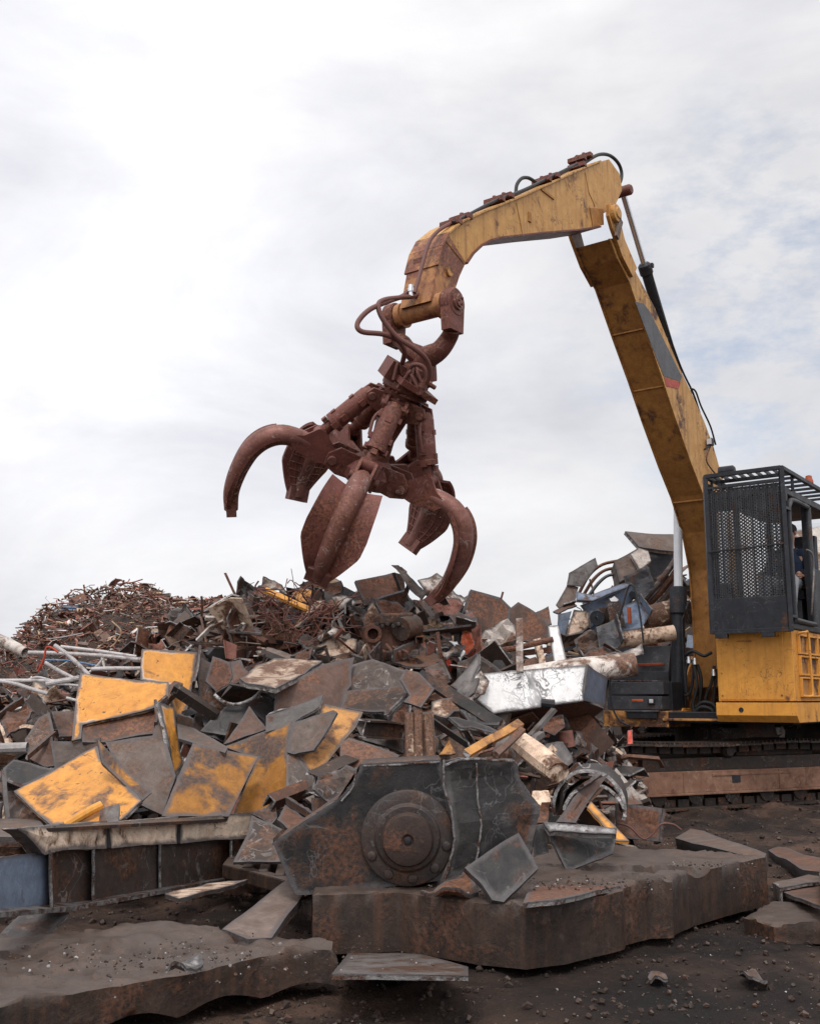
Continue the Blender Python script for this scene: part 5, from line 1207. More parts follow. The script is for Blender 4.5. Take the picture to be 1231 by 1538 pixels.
plate('dark plate leaning under the left end of the girder', [(-60, 1460), (30, 1374), (104, 1366), (60, 1420), (10, 1450)], 'black_steel', Y=4.95, gy=-.7)
plate('flat grey sheet with a serrated front edge lying on the dirt', [(498, 1464), (520, 1436), (535, 1408), (600, 1424), (702, 1452), (703, 1466)], 'grey_steel', name='sheet_metal', cat='sheet', **dict(Y=4.95, gy=-5.4, th=.018, jag=.006, dent=.004, bend=0))
plate('grey slab with a slot behind the left end of the girder', [(-60, 1232), (0, 1231), (55, 1229), (74, 1244), (30, 1256), (-60, 1262)], 'grey_plate', Y=6.2, gy=-3, th=.05)
# ---------------------------------------------------------------- left edge
plate('black open box of plate at the left edge', [(5, 1154), (21, 1141), (84, 1157), (40, 1178), (12, 1186)], 'black_steel', Y=6.9, gy=-.6)
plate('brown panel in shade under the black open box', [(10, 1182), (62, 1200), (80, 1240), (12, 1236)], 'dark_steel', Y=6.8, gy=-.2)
beam('upright narrow light strip at the left edge', (6, 1158, 6.7), (11, 1230, 6.6), .025, .012, 'box', 'grey_steel', name='metal_strip', cat='strip')
plate('dark pointed plate left of the bright yellow panel', [(58, 1078), (75, 1071), (82, 1100), (42, 1133), (38, 1111)], 'dark_steel', Y=7.9, gy=-.4)
plate('brown dusty plate touching the left side of the bright yellow panel', [(78, 1069), (115, 1068), (112, 1106), (90, 1106)], 'brown_plate', Y=8.0, gy=-.2)
pipe('ridged grey pipe stub at the left edge', [(-20, 1125, 7.4), (42, 1123, 7.4)], 8, 'pipe_grey', inner=.85)
beam('thin dark angle bar slanting below the dark pointed plate', (40, 1137, 7.2), (84, 1100, 7.5), .03, .03, 'L', 'dark_steel', name='angle_bar', cat='bar')
plate('brown sheet under the thin dark angle bar', [(42, 1140), (80, 1108), (84, 1150), (70, 1152)], 'brown_plate', Y=7.35, gy=-.3)
plate('small pale chip in front of the dark pointed plate', [(28, 1089), (50, 1087), (50, 1092), (30, 1093)], 'cream', Y=8.1, name='metal_chip', cat='chip')
plate('brown crumpled sheet at the left edge beneath the white pipes', [(0, 1082), (38, 1056), (52, 1068), (40, 1096), (10, 1104)], 'brown_plate', Y=8.6, gy=-.6, dent=.05)
pipe('rolled yellow sheet lying on the folded yellow panel', [(98, 1240, 6.2), (128, 1222, 6.25), (153, 1209, 6.3)], 7, 'yellow', inner=.8, name='rolled_sheet', cat='rolled sheet')
plate('small triangular grey plate resting on the girder', [(150, 1216), (179, 1206), (178, 1232), (148, 1240)], 'grey_steel', Y=6.1, gy=-.3, th=.02)
plate('torn blue flap at the left end of the girder flange', [(56, 1246), (86, 1238), (110, 1241), (80, 1254)], 'blue_grey', Y=5.2, gy=-2.5, name='paint_flap', cat='flap')
# ---------------------------------------------------------------- right of the housing
plate('square black plate with a molten lower edge leaning on the right of the housing', [(698, 1303), (780, 1247), (809, 1302), (756, 1355), (739, 1351), (723, 1328)], 'black_steel', Y=5.02, gy=-.35, gx=.1, th=.03, cell=.05)
plate('splintered tan plate beneath the square black plate', [(632, 1338), (704, 1310), (718, 1334), (690, 1342)], 'brown_plate', Y=5.1, gy=-1.5, dent=.02)
plate('rusty flat strip lying on the right half of the long slab', [(785, 1350), (800, 1326), (940, 1320), (945, 1328), (838, 1346)], 'rust_brown', Y=5.25, gy=-6, th=.02)
plate('dark trough with a bright slag rim, its front coming to a point', [(818, 1238), (925, 1247), (921, 1281), (862, 1305), (850, 1307)], 'black_steel', Y=5.9, gx=.1, gy=-.25, th=.02, bend=0, rim='slag')
block('bright slag covered rim bar on top of the dark trough', [(816, 1234), (926, 1243), (924, 1253), (824, 1248)], 'slag', .03, Y=5.84, gy=-.6, name='slag_rim', cat='rim bar', dent=.004)
plate('narrow dark side plate left of the dark trough', [(801, 1241), (817, 1237), (824, 1280), (802, 1286)], 'black_steel', Y=5.95, gy=-.1)
plate('tall dull brown plate leaning in front of the half pipe', [(913, 1163), (884, 1202), (862, 1238), (832, 1238), (868, 1190), (893, 1173)], 'brown_plate', Y=6.3, gx=.3, gy=-.4)
plate('bright yellow flat strap running down to the right from the half pipe', [(881, 1213), (887, 1204), (926, 1246), (944, 1263), (925, 1264)], 'yellow', Y=6.5, gy=-.9, th=.015, rim='yellow', name='flat_strap', cat='strap')
arc_sheet('outer half pipe shell facing the camera, over the brown leaning plate', (884, 1212), 7.0, .235, -20, 195, .7, 'black_steel', yaw=-12, th=.022)
arc_sheet('inner half pipe shell nested inside the outer one', (892, 1226), 6.95, .20, 0, 170, .5, 'black_steel', yaw=-8, th=.02)
def log():
    mb = MB(); a = P(783, 1116, 7.3); b_ = P(838, 1160, 6.9); mb.tube([a, a.lerp(b_, .3), a.lerp(b_, .7), b_], [.085, .09, .088, .08], 'cream', 9, 3, flat=.85)
    mb.build('post_stub', label='thick cream post stub with broken ends, right of the housing top', cat='post stub')
log()
block('small cream block beneath the thick cream post stub', [(800, 1187), (824, 1187), (827, 1203), (812, 1210), (798, 1200)], 'cream', .1, Y=6.6)
plate('brown flap hanging below the small cream block', [(806, 1238), (812, 1208), (824, 1208), (822, 1236)], 'brown_plate', Y=6.5)
plate('brown rusty box side right of the yellow strap', [(924, 1206), (994, 1214), (991, 1264), (926, 1258)], 'brown_plate', Y=7.7, gy=-.1, th=.02, fl=[(1, -.2, 'brown_plate')])
plate('flat rusty lid lying behind the brown box side', [(922, 1196), (962, 1204), (965, 1212), (924, 1207)], 'rust_brown', Y=8.2, gy=-3)
plate('curled tan sliver at the foot of the yellow strap', [(926, 1262), (942, 1265), (972, 1283), (956, 1286)], 'tan_sheet', Y=7.0, gy=-3, name='metal_sliver', cat='sliver')
pipe('thin red brown cable looping over the brown box side', [(926, 1236), (945, 1242), (965, 1260), (980, 1252), (992, 1238), (1010, 1238), (1022, 1246)], 1.4, 'hose_rust', Y=7.6, name='cable', cat='cable')
block('long dark bar lying on the dirt, nearest the brown box side', [(1013, 1258), (1036, 1243), (1056, 1247), (1150, 1282), (1146, 1292)], 'grey_plate', .09, Y=8.3, gy=-4, gx=-.5, name='flat_bar', cat='bar', rim='black_steel')
block('shorter rust topped bar at the right edge', [(1153, 1278), (1170, 1272), (1240, 1292), (1240, 1310), (1205, 1306)], 'brown_plate', .08, Y=7.9, gy=-4, gx=-.4, name='flat_bar', cat='bar', rim='black_steel')
plate('thin grey plate lying flat at the right edge, farther of two', [(1160, 1326), (1240, 1308), (1240, 1322), (1170, 1333)], 'grey_plate', Y=6.9, gy=-5)
plate('thin plate lying flat at the right edge, nearer of two', [(1156, 1331), (1240, 1322), (1240, 1366), (1180, 1342)], 'brown_plate', Y=6.5, gy=-5)
# ---------------------------------------------------------------- upper middle of the pile
def bin_():
    root = empty('steel_bin', P(575, 925, 10.2), 'dark brown dented bin tipped forward on top of the middle pile', 'bin')
    mb = MB(); pts, c, n = place([(533, 872), (593, 860), (608, 889), (548, 908)], 10.2, .2, -.3); sheet(mb, pts, n, mat='rust_brown', rim='dark_edge', th=.03); mb.build('upper_side', root)
    mb = MB(); pts, c, n = place([(548, 906), (608, 888), (623, 922), (596, 930), (552, 934)], 10.1, .2, .3); sheet(mb, pts, n, mat='rust_brown', rim='dark_edge', th=.03); mb.build('lower_side', root)
    mb = MB(); pts, c, n = place([(593, 860), (606, 864), (609, 886), (624, 921), (616, 918), (604, 890)], 10.3, .9, 0); sheet(mb, pts, n, mat='dark_steel', rim='dark_edge', th=.03); mb.build('end_side', root)
bin_()
plate('curled grey strip rising left of the grapple tine, hooked at its top', [(588, 850), (599, 850), (609, 858), (617, 868), (641, 892), (634, 902), (614, 884), (604, 868), (597, 856)], 'grey_plate', Y=9.9, gx=-.2, dent=.03, bend=.05, name='curled_strip', cat='strip')
plate('torn cream sheet behind the grapple tine tip', [(627, 873), (640, 870), (656, 865), (676, 880), (688, 890), (700, 899), (695, 911), (657, 900), (640, 893)], 'white_dirty', Y=10.6, dent=.05, name='torn_sheet', cat='sheet')
plate('salmon pink sheet below the torn cream one', [(643, 908), (657, 896), (690, 897), (696, 910), (688, 922), (672, 926), (651, 922)], 'pink_plate', Y=10.2, dent=.03, name='painted_sheet', cat='sheet')
plate('white rounded sheet left of the tine tip', [(622, 905), (632, 908), (648, 928), (636, 934), (622, 920)], 'white_dirty', Y=9.9, gx=.3, bend=.08, name='rounded_sheet', cat='sheet')
beam('short dark bar under the tine tip', (631, 906, 9.7), (648, 929, 9.6), .09, .05, 'box', 'dark_steel', name='flat_bar', cat='bar')
plate('crumpled tan sheet in the centre top of the pile', [(657, 919), (664, 937), (668, 940), (644, 971), (634, 973), (622, 951), (636, 935)], 'tan_sheet', Y=9.5, dent=.08, bend=.1, cell=.05, name='crumpled_sheet', cat='sheet')
plate('large smooth brown plate with a stub on its top edge', [(707, 884), (752, 898), (768, 912), (765, 932), (745, 946), (712, 956), (694, 922)], 'brown_plate', Y=10.3, gx=.2, th=.03, name='steel_plate')
pipe('thin stub rod on the top edge of the large brown plate', [(752, 900), (755, 889)], 1.6, 'rust_brown', Y=10.3, name='rod_stub', cat='rod')
plate('dark open box under the large brown plate', [(674, 926), (690, 920), (716, 929), (714, 946), (684, 938)], 'dark_steel', Y=9.8, gy=-.8, fl=[(3, .08, 'dark_steel')])
plate('peaked brown plate right of the large brown plate', [(778, 904), (806, 921), (826, 938), (823, 966), (775, 962), (760, 918)], 'brown_plate', Y=10.7, gx=.2, th=.025)
plate('small peaked plate at the right end of the brown group', [(804, 920), (823, 911), (828, 938), (815, 936)], 'brown_plate', Y=11.0)
plate('crushed white appliance shell behind the red rod', [(714, 960), (735, 945), (758, 932), (772, 937), (776, 968), (750, 975), (718, 980)], 'white_dirty', Y=10.1, dent=.10, cell=.06, jag=.03, name='crushed_shell', cat='sheet')
pipe('thick red brown rod crossing in front of the crushed white shell', [(716, 980), (770, 974), (830, 960)], 4.4, 'rust_brown', Y=10.0, name='steel_rod', cat='rod')
beam('upright dirty white post standing on the white box', (780, 929, 8.9), (780, 1010, 8.75), .055, .03, 'box', 'white_dirty', name='flat_post', cat='post')
plate('white tapered bracket with a slot and round boss', [(822, 941), (838, 939), (851, 994), (832, 998)], 'white_paint', Y=10.0, th=.03, name='bracket', cat='bracket')
beam('left of two worn white ribs under the red rod', (755, 966, 10.3), (766, 1008, 10.2), .07, .03, 'box', 'cream', name='rib_plate', cat='rib')
beam('right of two worn white ribs under the red rod', (806, 960, 10.3), (814, 1000, 10.2), .07, .03, 'box', 'cream', name='rib_plate', cat='rib')
pipe('dark round shaft lying behind the white ribs', [(718, 1004), (835, 992)], 7, 'dark_steel', Y=10.6, name='shaft', cat='shaft')
beam('dark frame bar behind the red rod', (716, 990, 10.8), (832, 975, 10.8), .10, .06, 'C', 'rust_brown')
# white box with dents, and its neighbour
def white_box():
    Yb = 8.75; f = [(714, 1012), (883, 998), (876, 1052), (740, 1072), (701, 1040)]
    root = empty('steel_cabinet', P(800, 1075, Yb), 'big battered white steel box covered in black scrawled scratches', 'steel box')
    mb = MB(); pts, c, n = place(f, Yb, .1, -.2); sheet(mb, pts, n, mat='white_scrawled', rim='white_paint', th=.02, dent=.012, cell=.07); mb.build('front_panel', root)
    mb = MB(); pts, c, n = place([(883.5, 998, Yb + .15), (912, 1019, Yb + .9), (909, 1062, Yb + .9), (876.5, 1052, Yb + .05)]); sheet(mb, pts, n, mat='blue_grey', rim='dark_edge', th=.02, dent=.01); mb.build('open_end', root)
    mb = MB(); pts, c, n = place([(741, 1073, Yb - .05), (876, 1053, Yb + .03), (907, 1065, Yb + .9), (870, 1092, Yb + .7), (760, 1092, Yb + .6)]); sheet(mb, pts, n, mat='rust_brown', rim='dark_edge', th=.02); mb.build('underside', root)
white_box()
pipe('long cream white tank tube lying behind the white box', [(770, 1022), (860, 1008), (953, 998)], 18, 'white_dirty', Y=9.8, name='tank_tube', cat='tube', seg=20)
plate('crumpled white flap at the left end of the white box', [(700, 1022), (722, 1008), (735, 1020), (728, 1042), (706, 1048)], 'white_dirty', Y=8.6, dent=.05, name='sheet_flap', cat='flap')
plate('bent grey plate pushed against the left of the white box', [(676, 1030), (702, 1004), (722, 985), (720, 1000), (698, 1044), (690, 1038)], 'grey_steel', Y=8.45, gx=-.3, gy=-.5)
plate('second bent grey plate just below the first, near the white box', [(680, 1045), (700, 1018), (718, 1015), (712, 1040), (694, 1052)], 'grey_steel', Y=8.35, gx=-.3, gy=-.5)
plate('brown plank like plate below the crumpled tan sheet', [(592, 998), (632, 977), (664, 987), (664, 1000), (610, 1005)], 'brown_plate', Y=9.0, gy=-1.6)
plate('dark side of the plank like brown plate', [(636, 1005), (665, 992), (678, 1020), (660, 1018)], 'dark_steel', Y=8.8)
block('orange red rag shaped lump right of the white jug', [(694, 945), (702, 942), (713, 965), (711, 975), (698, 984), (691, 966)], 'orange_paint', .15, Y=9.5, dent=.04, name='plastic_lump', cat='plastic lump')
block('small red lump at the left foot of the white jug', [(667, 988), (674, 986), (678, 1000), (671, 1003)], 'red_paint', .1, Y=9.2, dent=.03, name='plastic_lump', cat='plastic lump')
def jug():
    mb = MB(); pts, c, n = place([(670, 965), (688, 962), (696, 980), (692, 996), (686, 985), (680, 970)], 9.3, .4, -.2); sheet(mb, pts, n, mat='white_paint', rim='white_dirty', th=.12, dent=.03); mb.tube([P(679, 964, 9.35), P(679, 955, 9.35)], .012, 'cream', 8)
    mb.build('white_jug', label='white broken jug shell with a stub on top, left of the orange red lump', cat='jug')
jug()
plate('dark hollow plate behind the white jug', [(645, 972), (668, 940), (690, 950), (690, 968), (668, 985), (655, 982)], 'dark_steel', Y=9.6)
def engine():
    root = empty('engine_block', P(580, 990, 9.2), 'rusty engine block with an open round port under the tipped bin', 'engine block')
    mb = MB(); ax = (Vector((1, .2, .05)).normalized(), Vector((-.2, 1, 0)).normalized(), Z_); c = P(583, 958, 9.4)
    mb.box(c, ax, (.42, .4, .24), 'rust_brown'); mb.box(c + Vector((.05, -.1, .15)), ax, (.3, .3, .1), 'dark_steel'); mb.box(c + Vector((.0, -.15, -.17)), ax, (.5, .3, .1), 'dark_steel'); mb.build('casing', root, bevel=.02)
    mb = MB(); mb.tube([P(560, 952, 9.05), P(562, 951, 9.3)], .075, 'rust_brown', 20, inner=.62); mb.build('port', root, smooth=True)
    mb = MB(); mb.tube([P(602, 945, 9.1), P(622, 940, 9.25)], .10, 'dark_steel', 16); mb.build('cylinder', root, smooth=True)
    mb = MB()
    for k in range(7): mb.lathe(P(566 + k * 8, 938 + (k % 2) * 3, 9.1), -Y_, [(0, .02), (.02, .02), (.025, .012)], 'ring_steel', 6)
    mb.build('bolt_row', root)
    mb = MB()
    for k in range(6): mb.tube([P(550 + k * 10, 968 + k % 3 * 4, 9.05), P(556 + k * 11, 980, 8.95), P(552 + k * 12, 992, 9.0)], .014, 'rust_brown', 7, 3)
    mb.build('pipework', root, smooth=True)
engine()
plate('tan triangular cover left of the engine block', [(560, 904), (578, 938), (548, 946), (544, 930)], 'cream', Y=9.6, dent=.03)
plate('brown dented plate above the engine block', [(560, 900), (598, 905), (618, 925), (600, 942), (575, 930)], 'rust_brown', Y=9.7, dent=.04)
plate('dark boxy plate right below the engine block', [(598, 975), (620, 962), (632, 975), (628, 985), (600, 990)], 'dark_steel', Y=9.2, gy=-.6)
block('peeling cream block in front of the wire tangle', [(476, 968), (496, 958), (536, 960), (534, 986), (500, 990), (475, 983)], 'cream', .2, Y=9.2, gy=-.4, dent=.025)
plate('pale shovel shaped sheet left of the tipped bin', [(498, 897), (520, 893), (537, 906), (520, 913), (508, 912)], 'white_dirty', Y=10.0, dent=.03)
beam('golden yellow flat bar slanting across the pile top', (398, 886, 10.0), (476, 921, 9.7), .06, .03, 'box', 'yellow', roll=30, name='flat_bar', cat='bar')
plate('golden spotted sheet just above the yellow flat bar', [(438, 890), (455, 884), (468, 886), (474, 900), (468, 914), (448, 905)], 'yellow_worn', Y=10.1, dent=.04, name='spotted_sheet', cat='sheet')
plate('rolled pale sheet on the pile top above the yellow flat bar', [(392, 880), (396, 869), (412, 871), (430, 886), (436, 896), (420, 888), (404, 884)], 'white_dirty', Y=10.2, dent=.05, bend=.06, name='rolled_sheet', cat='sheet')
plate('dark crescent sheet on the ridge behind the pale shovel shaped one', [(450, 880), (470, 875), (512, 873), (518, 884), (500, 895), (470, 892)], 'rust_brown', Y=10.6, dent=.05)
plate('beige dome of sheet peeking over the ridge under the front tine', [(480, 875), (492, 867), (505, 868), (514, 875)], 'tan_sheet', Y=11.0, dent=.02)
plate('brown slanted wall plate at the left shoulder of the middle pile', [(350, 912), (380, 883), (396, 880), (402, 905), (376, 935), (352, 930)], 'pink_plate', Y=10.6, gx=-.3, dent=.03, rim='dark_edge')
plate('crumpled whitish sheet on the left flank of the middle pile', [(297, 953), (320, 930), (327, 951), (341, 961), (314, 972), (302, 965)], 'white_dirty', Y=9.9, dent=.08, cell=.05, name='crumpled_sheet', cat='sheet')
plate('round rusty lid right of the crumpled whitish sheet', [(326, 938), (340, 930), (360, 938), (364, 952), (348, 962), (330, 955)], 'rust_brown', Y=9.9, dent=.04)
beam('dark brown channel lying under the round rusty lid', (333, 987, 9.3), (396, 972, 9.5), .09, .08, 'C', 'rust_brown', roll=-70)
plate('blue plastic scrap under the crumpled whitish sheet', [(331, 975), (340, 969), (356, 974), (350, 981), (333, 981)], 'blue_paint', Y=9.4, name='plastic_scrap', cat='plastic scrap')
def ball(label, x, y, Y, r, mat):
    mb = MB(); c = P(x, y, Y); mb.lathe(c - Z_ * r, Z_, [(r * (1 - math.cos(a_)), r * math.sin(a_)) for a_ in [math.pi * k / 8 for k in range(9)]], mat, 12); mb.tube([c + Z_ * r * .8, c + Z_ * r * 1.5], r * .3, mat, 8)
    mb.build('float_ball', label=label, cat='float', smooth=True)
ball('small yellow float beside the dark brown channel', 393, 960, 9.4, .035, 'yellow')
plate('flat brown strip below the wire tangle', [(392, 978), (402, 972), (442, 985), (432, 992), (405, 988)], 'grey_plate', Y=9.0, gy=-1)
plate('dark red sheet left of the peeling cream block', [(430, 985), (470, 970), (466, 990), (440, 994)], 'rust_brown', Y=9.0, dent=.03)
# ---------------------------------------------------------------- white pipes at the left
WP = [('longest white pipe reaching right to the tall orange panel', [(43, 980), (85, 981), (130, 983), (170, 986), (212, 991)], 3.0),
      ('white pipe slanting just above the longest one', [(92, 971), (150, 978), (205, 986)], 2.4),
      ('thick white pipe slanting down from the red strap', [(82, 969), (104, 985), (134, 1014)], 3.2),
      ('short bent white pipe end pointing down right at the left', [(68, 995), (88, 1007), (110, 1018)], 2.8),
      ('low white pipe leaving the picture at the left edge', [(-10, 1021), (20, 1026), (45, 1034), (72, 1042)], 3.2),
      ('level white pipe entering from the left edge', [(-10, 1022), (50, 1022), (90, 1023)], 2.6),
      ('fat white pipe end touching the bright yellow panel', [(70, 1027), (98, 1022), (120, 1018)], 4.0),
      ('level white pipe tucked behind the bright yellow panel', [(138, 1005), (170, 1004), (212, 1004)], 3.2),
      ('thin white pipe just under the fat one', [(75, 1028), (100, 1028), (121, 1030)], 1.8),
      ('short white pipe stub low beside the yellow panel', [(100, 1048), (122, 1054)], 2.2),
      ('thin forked white pipe above the yellow panel', [(134, 1010), (146, 1000), (154, 990)], 1.6),
      ('thin white pipe crossing the level one near the left', [(40, 1022), (56, 1017), (76, 1021)], 1.6)]
for lb, pts, r in WP: pipe(lb, pts, r, 'pipe_white', Y=9.1, group='loose white pipes at the left', inner=0)
pipe('big cream pipe with a dark open end at the left edge', [(-30, 948, 11.5), (10, 966, 11.5), (38, 980, 11.4)], 8.5, 'white_dirty', inner=.8, seg=16)
pipe('thin bent red strap lying on the white pipes', [(88, 980), (78, 973), (70, 973), (66, 990), (58, 1008)], 1.6, 'red_paint', Y=9.0, name='bent_strap', cat='strap')
pipe('thin blue tube between the white pipes', [(68, 991), (100, 992), (125, 996), (150, 1001)], 1.4, 'blue_paint', Y=9.2)
# far heap pieces
def crate():
    mb = MB(); c = P(106, 916, 19); mb.box(c, (Vector((.98, .2, 0)), Vector((-.2, .98, 0)), Z_), (.28, .26, .15), 'blue_paint')
    for k in range(3): mb.box(c + Z_ * (.04 - .05 * k) - Y_ * .135, (Vector((.98, .2, 0)), Vector((-.2, .98, 0)), Z_), (.30, .02, .02), 'pipe_grey')
    mb.build('blue_crate', label='small blue crate on the left slope of the far heap', cat='crate')
crate()
block('pale red box on the ridge of the far heap', [(218, 889), (237, 888), (237, 897), (221, 897)], 'pink_plate', .15, Y=21, name='metal_box', cat='box')
beam('dark slab lying on the ridge right of the pale red box', (238, 896, 21), (256, 893, 21), .10, .06, 'box', 'grey_plate', name='flat_bar', cat='bar')
beam('thin tilted plank on the far ridge, pointing up right', (278, 903, 20.5), (297, 898, 20.5), .05, .03, 'box', 'grey_plate', name='plank', cat='plank')
beam('long pinkish plank lying on the right slope of the far heap', (272, 917, 18), (325, 911, 18), .06, .03, 'box', 'pink_plate', name='plank', cat='plank')
beam('long pale plank low on the far heap above the tall orange panel', (230, 948, 15), (276, 944, 15), .16, .05, 'box', 'tan_sheet', name='plank', cat='plank')
pipe('short grey rod leaning left of the whitish crumpled sheet', [(277, 942), (285, 952), (291, 963)], 3.2, 'pipe_grey', Y=12)
pipe('bent white rod above the tall orange panel', [(250, 949), (258, 960), (267, 971)], 2.4, 'pipe_grey', Y=12)
pipe('thin reddish stick crossing the far heap', [(168, 933), (182, 948), (174, 965), (166, 972)], 1.1, 'tan_sheet', Y=14, name='stick', cat='stick')
pipe('long thin grey rod on the left of the far heap', [(72, 960), (95, 957), (125, 951)], 1.1, 'pipe_grey', Y=14, name='rod', cat='rod')
plate('small pale sheet in the middle of the far heap', [(140, 950), (152, 944), (156, 948), (146, 956)], 'white_dirty', Y=15)
# ---------------------------------------------------------------- heap behind the excavator
HYR = 14.6
plate('long flat brown slab jutting out at the top of the right heap', [(938, 799), (1018, 804), (1016, 829), (959, 822)], 'grey_plate', Y=HYR + .3, gy=-.6, gx=.2, th=.06)
block('pale concrete like block under the jutting slab', [(922, 843), (958, 823), (972, 827), (977, 843), (958, 858), (930, 874)], 'grey_plate', .3, Y=HYR, gy=-.2, name='weathered_block', cat='block')
block('white flaky end of the pale block', [(946, 832), (959, 823), (973, 828), (977, 843), (960, 857)], 'white_dirty', .05, Y=HYR - .06, gy=-.2, name='flaky_face', cat='block face')
plate('grey plate with an angled top at the left of the right heap', [(855, 860), (895, 836), (898, 848), (874, 880), (852, 878)], 'grey_steel', Y=HYR + .2, gx=.2)
plate('leaning side plate on the left outline of the right heap', [(852, 878), (868, 882), (862, 908), (841, 915), (835, 908)], 'grey_plate', Y=HYR, gx=.2)
plate('rusty torn strip along the left foot of the right heap', [(830, 917), (862, 905), (866, 909), (838, 920)], 'rust_brown', Y=HYR - .2, gy=-1)
for k, lb in enumerate(('outermost rusty curved rail on the right heap', 'middle rusty curved rail on the right heap', 'innermost dark curved rail on the right heap')):
    pipe(lb, [(868 + k * 7, 893 + k * 2), (884 + k * 7, 864 + k * 6), (904 + k * 5, 848 + k * 8), (930 + k * 2, 842 + k * 11)], 5, ('rust_brown', 'rust_brown', 'machine_grey')[k], Y=HYR + .5 - .15 * k, name='curved_rail', cat='rail', flat=.5)
def blue_beam():
    root = empty('forked_lever', P(910, 915, HYR - .6), 'steel blue forked arm with a round hole lying across the right heap', 'steel arm')
    for nm, poly, d, m_ in (('upper_flange', [(865, 888), (888, 893), (950, 871), (956, 876), (890, 902), (866, 901)], 0, 'pale_blue'), ('web', [(872, 909), (890, 902), (952, 878), (957, 893), (942, 911), (925, 912), (885, 925)], .1, 'blue_grey')):
        mb = MB(); pts, c, n = place(poly, HYR - .7 + d, .1, -.6 if nm[0] == 'u' else 0); sheet(mb, pts, n, mat=m_, rim='pale_blue', th=.04); mb.build(nm, root)
    mb = MB(); mb.tube([P(949, 893, HYR - .72), P(949, 893, HYR - .60)], .045, 'machine_black', 18); mb.build('pin_hole', root)
blue_beam()
block('weathered cream block at the left foot of the right heap', [(861, 916), (884, 918), (885, 940), (874, 950), (849, 956)], 'cream', .3, Y=HYR - .8)
plate('grey brown bent sheet below the weathered cream block', [(862, 960), (886, 945), (902, 952), (900, 995), (880, 1000), (868, 980)], 'grey_plate', Y=HYR - 1.6, dent=.06)
plate('navy shaded plate left of the cream block', [(838, 922), (858, 918), (848, 955), (836, 950)], 'blue_grey', Y=HYR - .6)
for k, lb in enumerate(('upper slanting brown tube behind the lift rod', 'middle slanting brown tube behind the lift rod', 'lower slanting brown tube behind the lift rod')):
    pipe(lb, [(1016 + k * 2, 838 + k * 14), (992 + k * 3, 872 + k * 13), (962 + k * 4, 908 + k * 8)], 4.6, ('grey_steel', 'rust_brown', 'grey_plate')[k], Y=HYR - .3, group=None)
plate('dark plate under the jutting slab', [(972, 828), (1016, 830), (1010, 850), (980, 870), (965, 856)], 'machine_grey', Y=HYR + .6)
pipe('big cream tube end right of the forked arm', [(968, 932), (990, 926), (1014, 918)], 20, 'cream_worn', Y=HYR - .9, name='tank_tube', cat='tube', seg=18, inner=.9)
pipe('pale tube lying below the forked arm', [(925, 962), (960, 958), (1012, 950)], 12, 'cream', Y=HYR - 1.4, name='tank_tube', cat='tube', seg=16)
plate('white torn sheet under the pale tube', [(905, 985), (945, 975), (962, 968), (965, 985), (920, 996)], 'white_dirty', Y=HYR - 2.2, dent=.05)
beam('rusty roller hub under the forked arm', (915, 908, HYR - 1.1), (922, 945, HYR - 1.2), .2, .22, 'I', 'dark_steel')
pipe('small orange tube hanging under the forked arm', [(944, 912), (945, 936)], 3, 'orange_paint', Y=HYR - 1.4)
plate('white chip stuck on the forked arm', [(914, 900), (922, 896), (928, 902), (920, 908)], 'white_paint', Y=HYR - 1.0)
pipe('dark round hub above the grey brown bent sheet', [(896, 928, HYR - 1.3), (898, 927, HYR - .9)], 11, 'machine_black', name='round_hub', cat='hub', inner=.25, seg=20)
plate('dark steel plate filling the middle of the right heap', [(900, 905), (935, 915), (930, 960), (905, 958), (898, 940)], 'machine_grey', Y=HYR - .4)
# seen through the cab, behind it
plate('pale dented drum wall seen through the side of the cab', [(1172, 800), (1235, 790), (1250, 850), (1200, 870), (1170, 850)], 'white_dirty', Y=17.5, dent=.08)
plate('rust orange sheet seen through the side of the cab', [(1188, 830), (1215, 818), (1232, 835), (1222, 852), (1195, 850)], 'tan_sheet', Y=17.0, dent=.05)
plate('wide grey sheet lying on the heap behind the cab front', [(1075, 770), (1130, 760), (1140, 900), (1080, 905)], 'pipe_grey', Y=16.5, dent=.05)
# ---------------------------------------------------------------- bits in front of the tracks
beam('grey perforated bar standing up below the white box', (795, 1106, 8.2), (832, 1066, 8.4), .045, .03, 'box', 'grey_steel', name='perforated_bar', cat='bar')
beam('short grey channel piece right of the perforated bar', (800, 1112, 8.0), (814, 1102, 8.1), .05, .04, 'C', 'grey_steel')
pipe('red and cream round canister by the track end', [(848, 1098), (852, 1122)], 11, 'pink_plate', Y=8.9, name='canister', cat='canister', seg=14)
block('orange red cube shard near the step box', [(872, 1098), (880, 1096), (892, 1112), (880, 1116)], 'orange_paint', .1, Y=9.6, name='plastic_shard', cat='shard')
block('upright red marker flap on the track', [(942, 1097), (949, 1096), (950, 1117), (942, 1118)], 'red_paint', .03, Y=11.3, name='marker_flap', cat='marker')
plate('rusty brown bracket hanging below the white box', [(815, 1078), (845, 1075), (848, 1092), (832, 1104), (815, 1098)], 'rust_brown', Y=8.7, dent=.03)
pipe('dark log shaped roller under the white box', [(812, 1056), (832, 1058)], 7, 'machine_black', Y=8.5, name='roller', cat='roller')
plate('small cream wedge beside the cream post stub', [(822, 1124), (828, 1117), (836, 1126), (834, 1134)], 'cream', Y=8.2)
pipe('thin curled light wire on the half pipe', [(886, 1141), (896, 1144), (903, 1151)], .9, 'slag', Y=7.2, name='wire', cat='wire')
pipe('crinkled foil strip on top of the half pipe', [(868, 1146), (876, 1154), (884, 1153), (886, 1148)], 1.6, 'slag', Y=7.1, name='foil_strip', cat='strip')
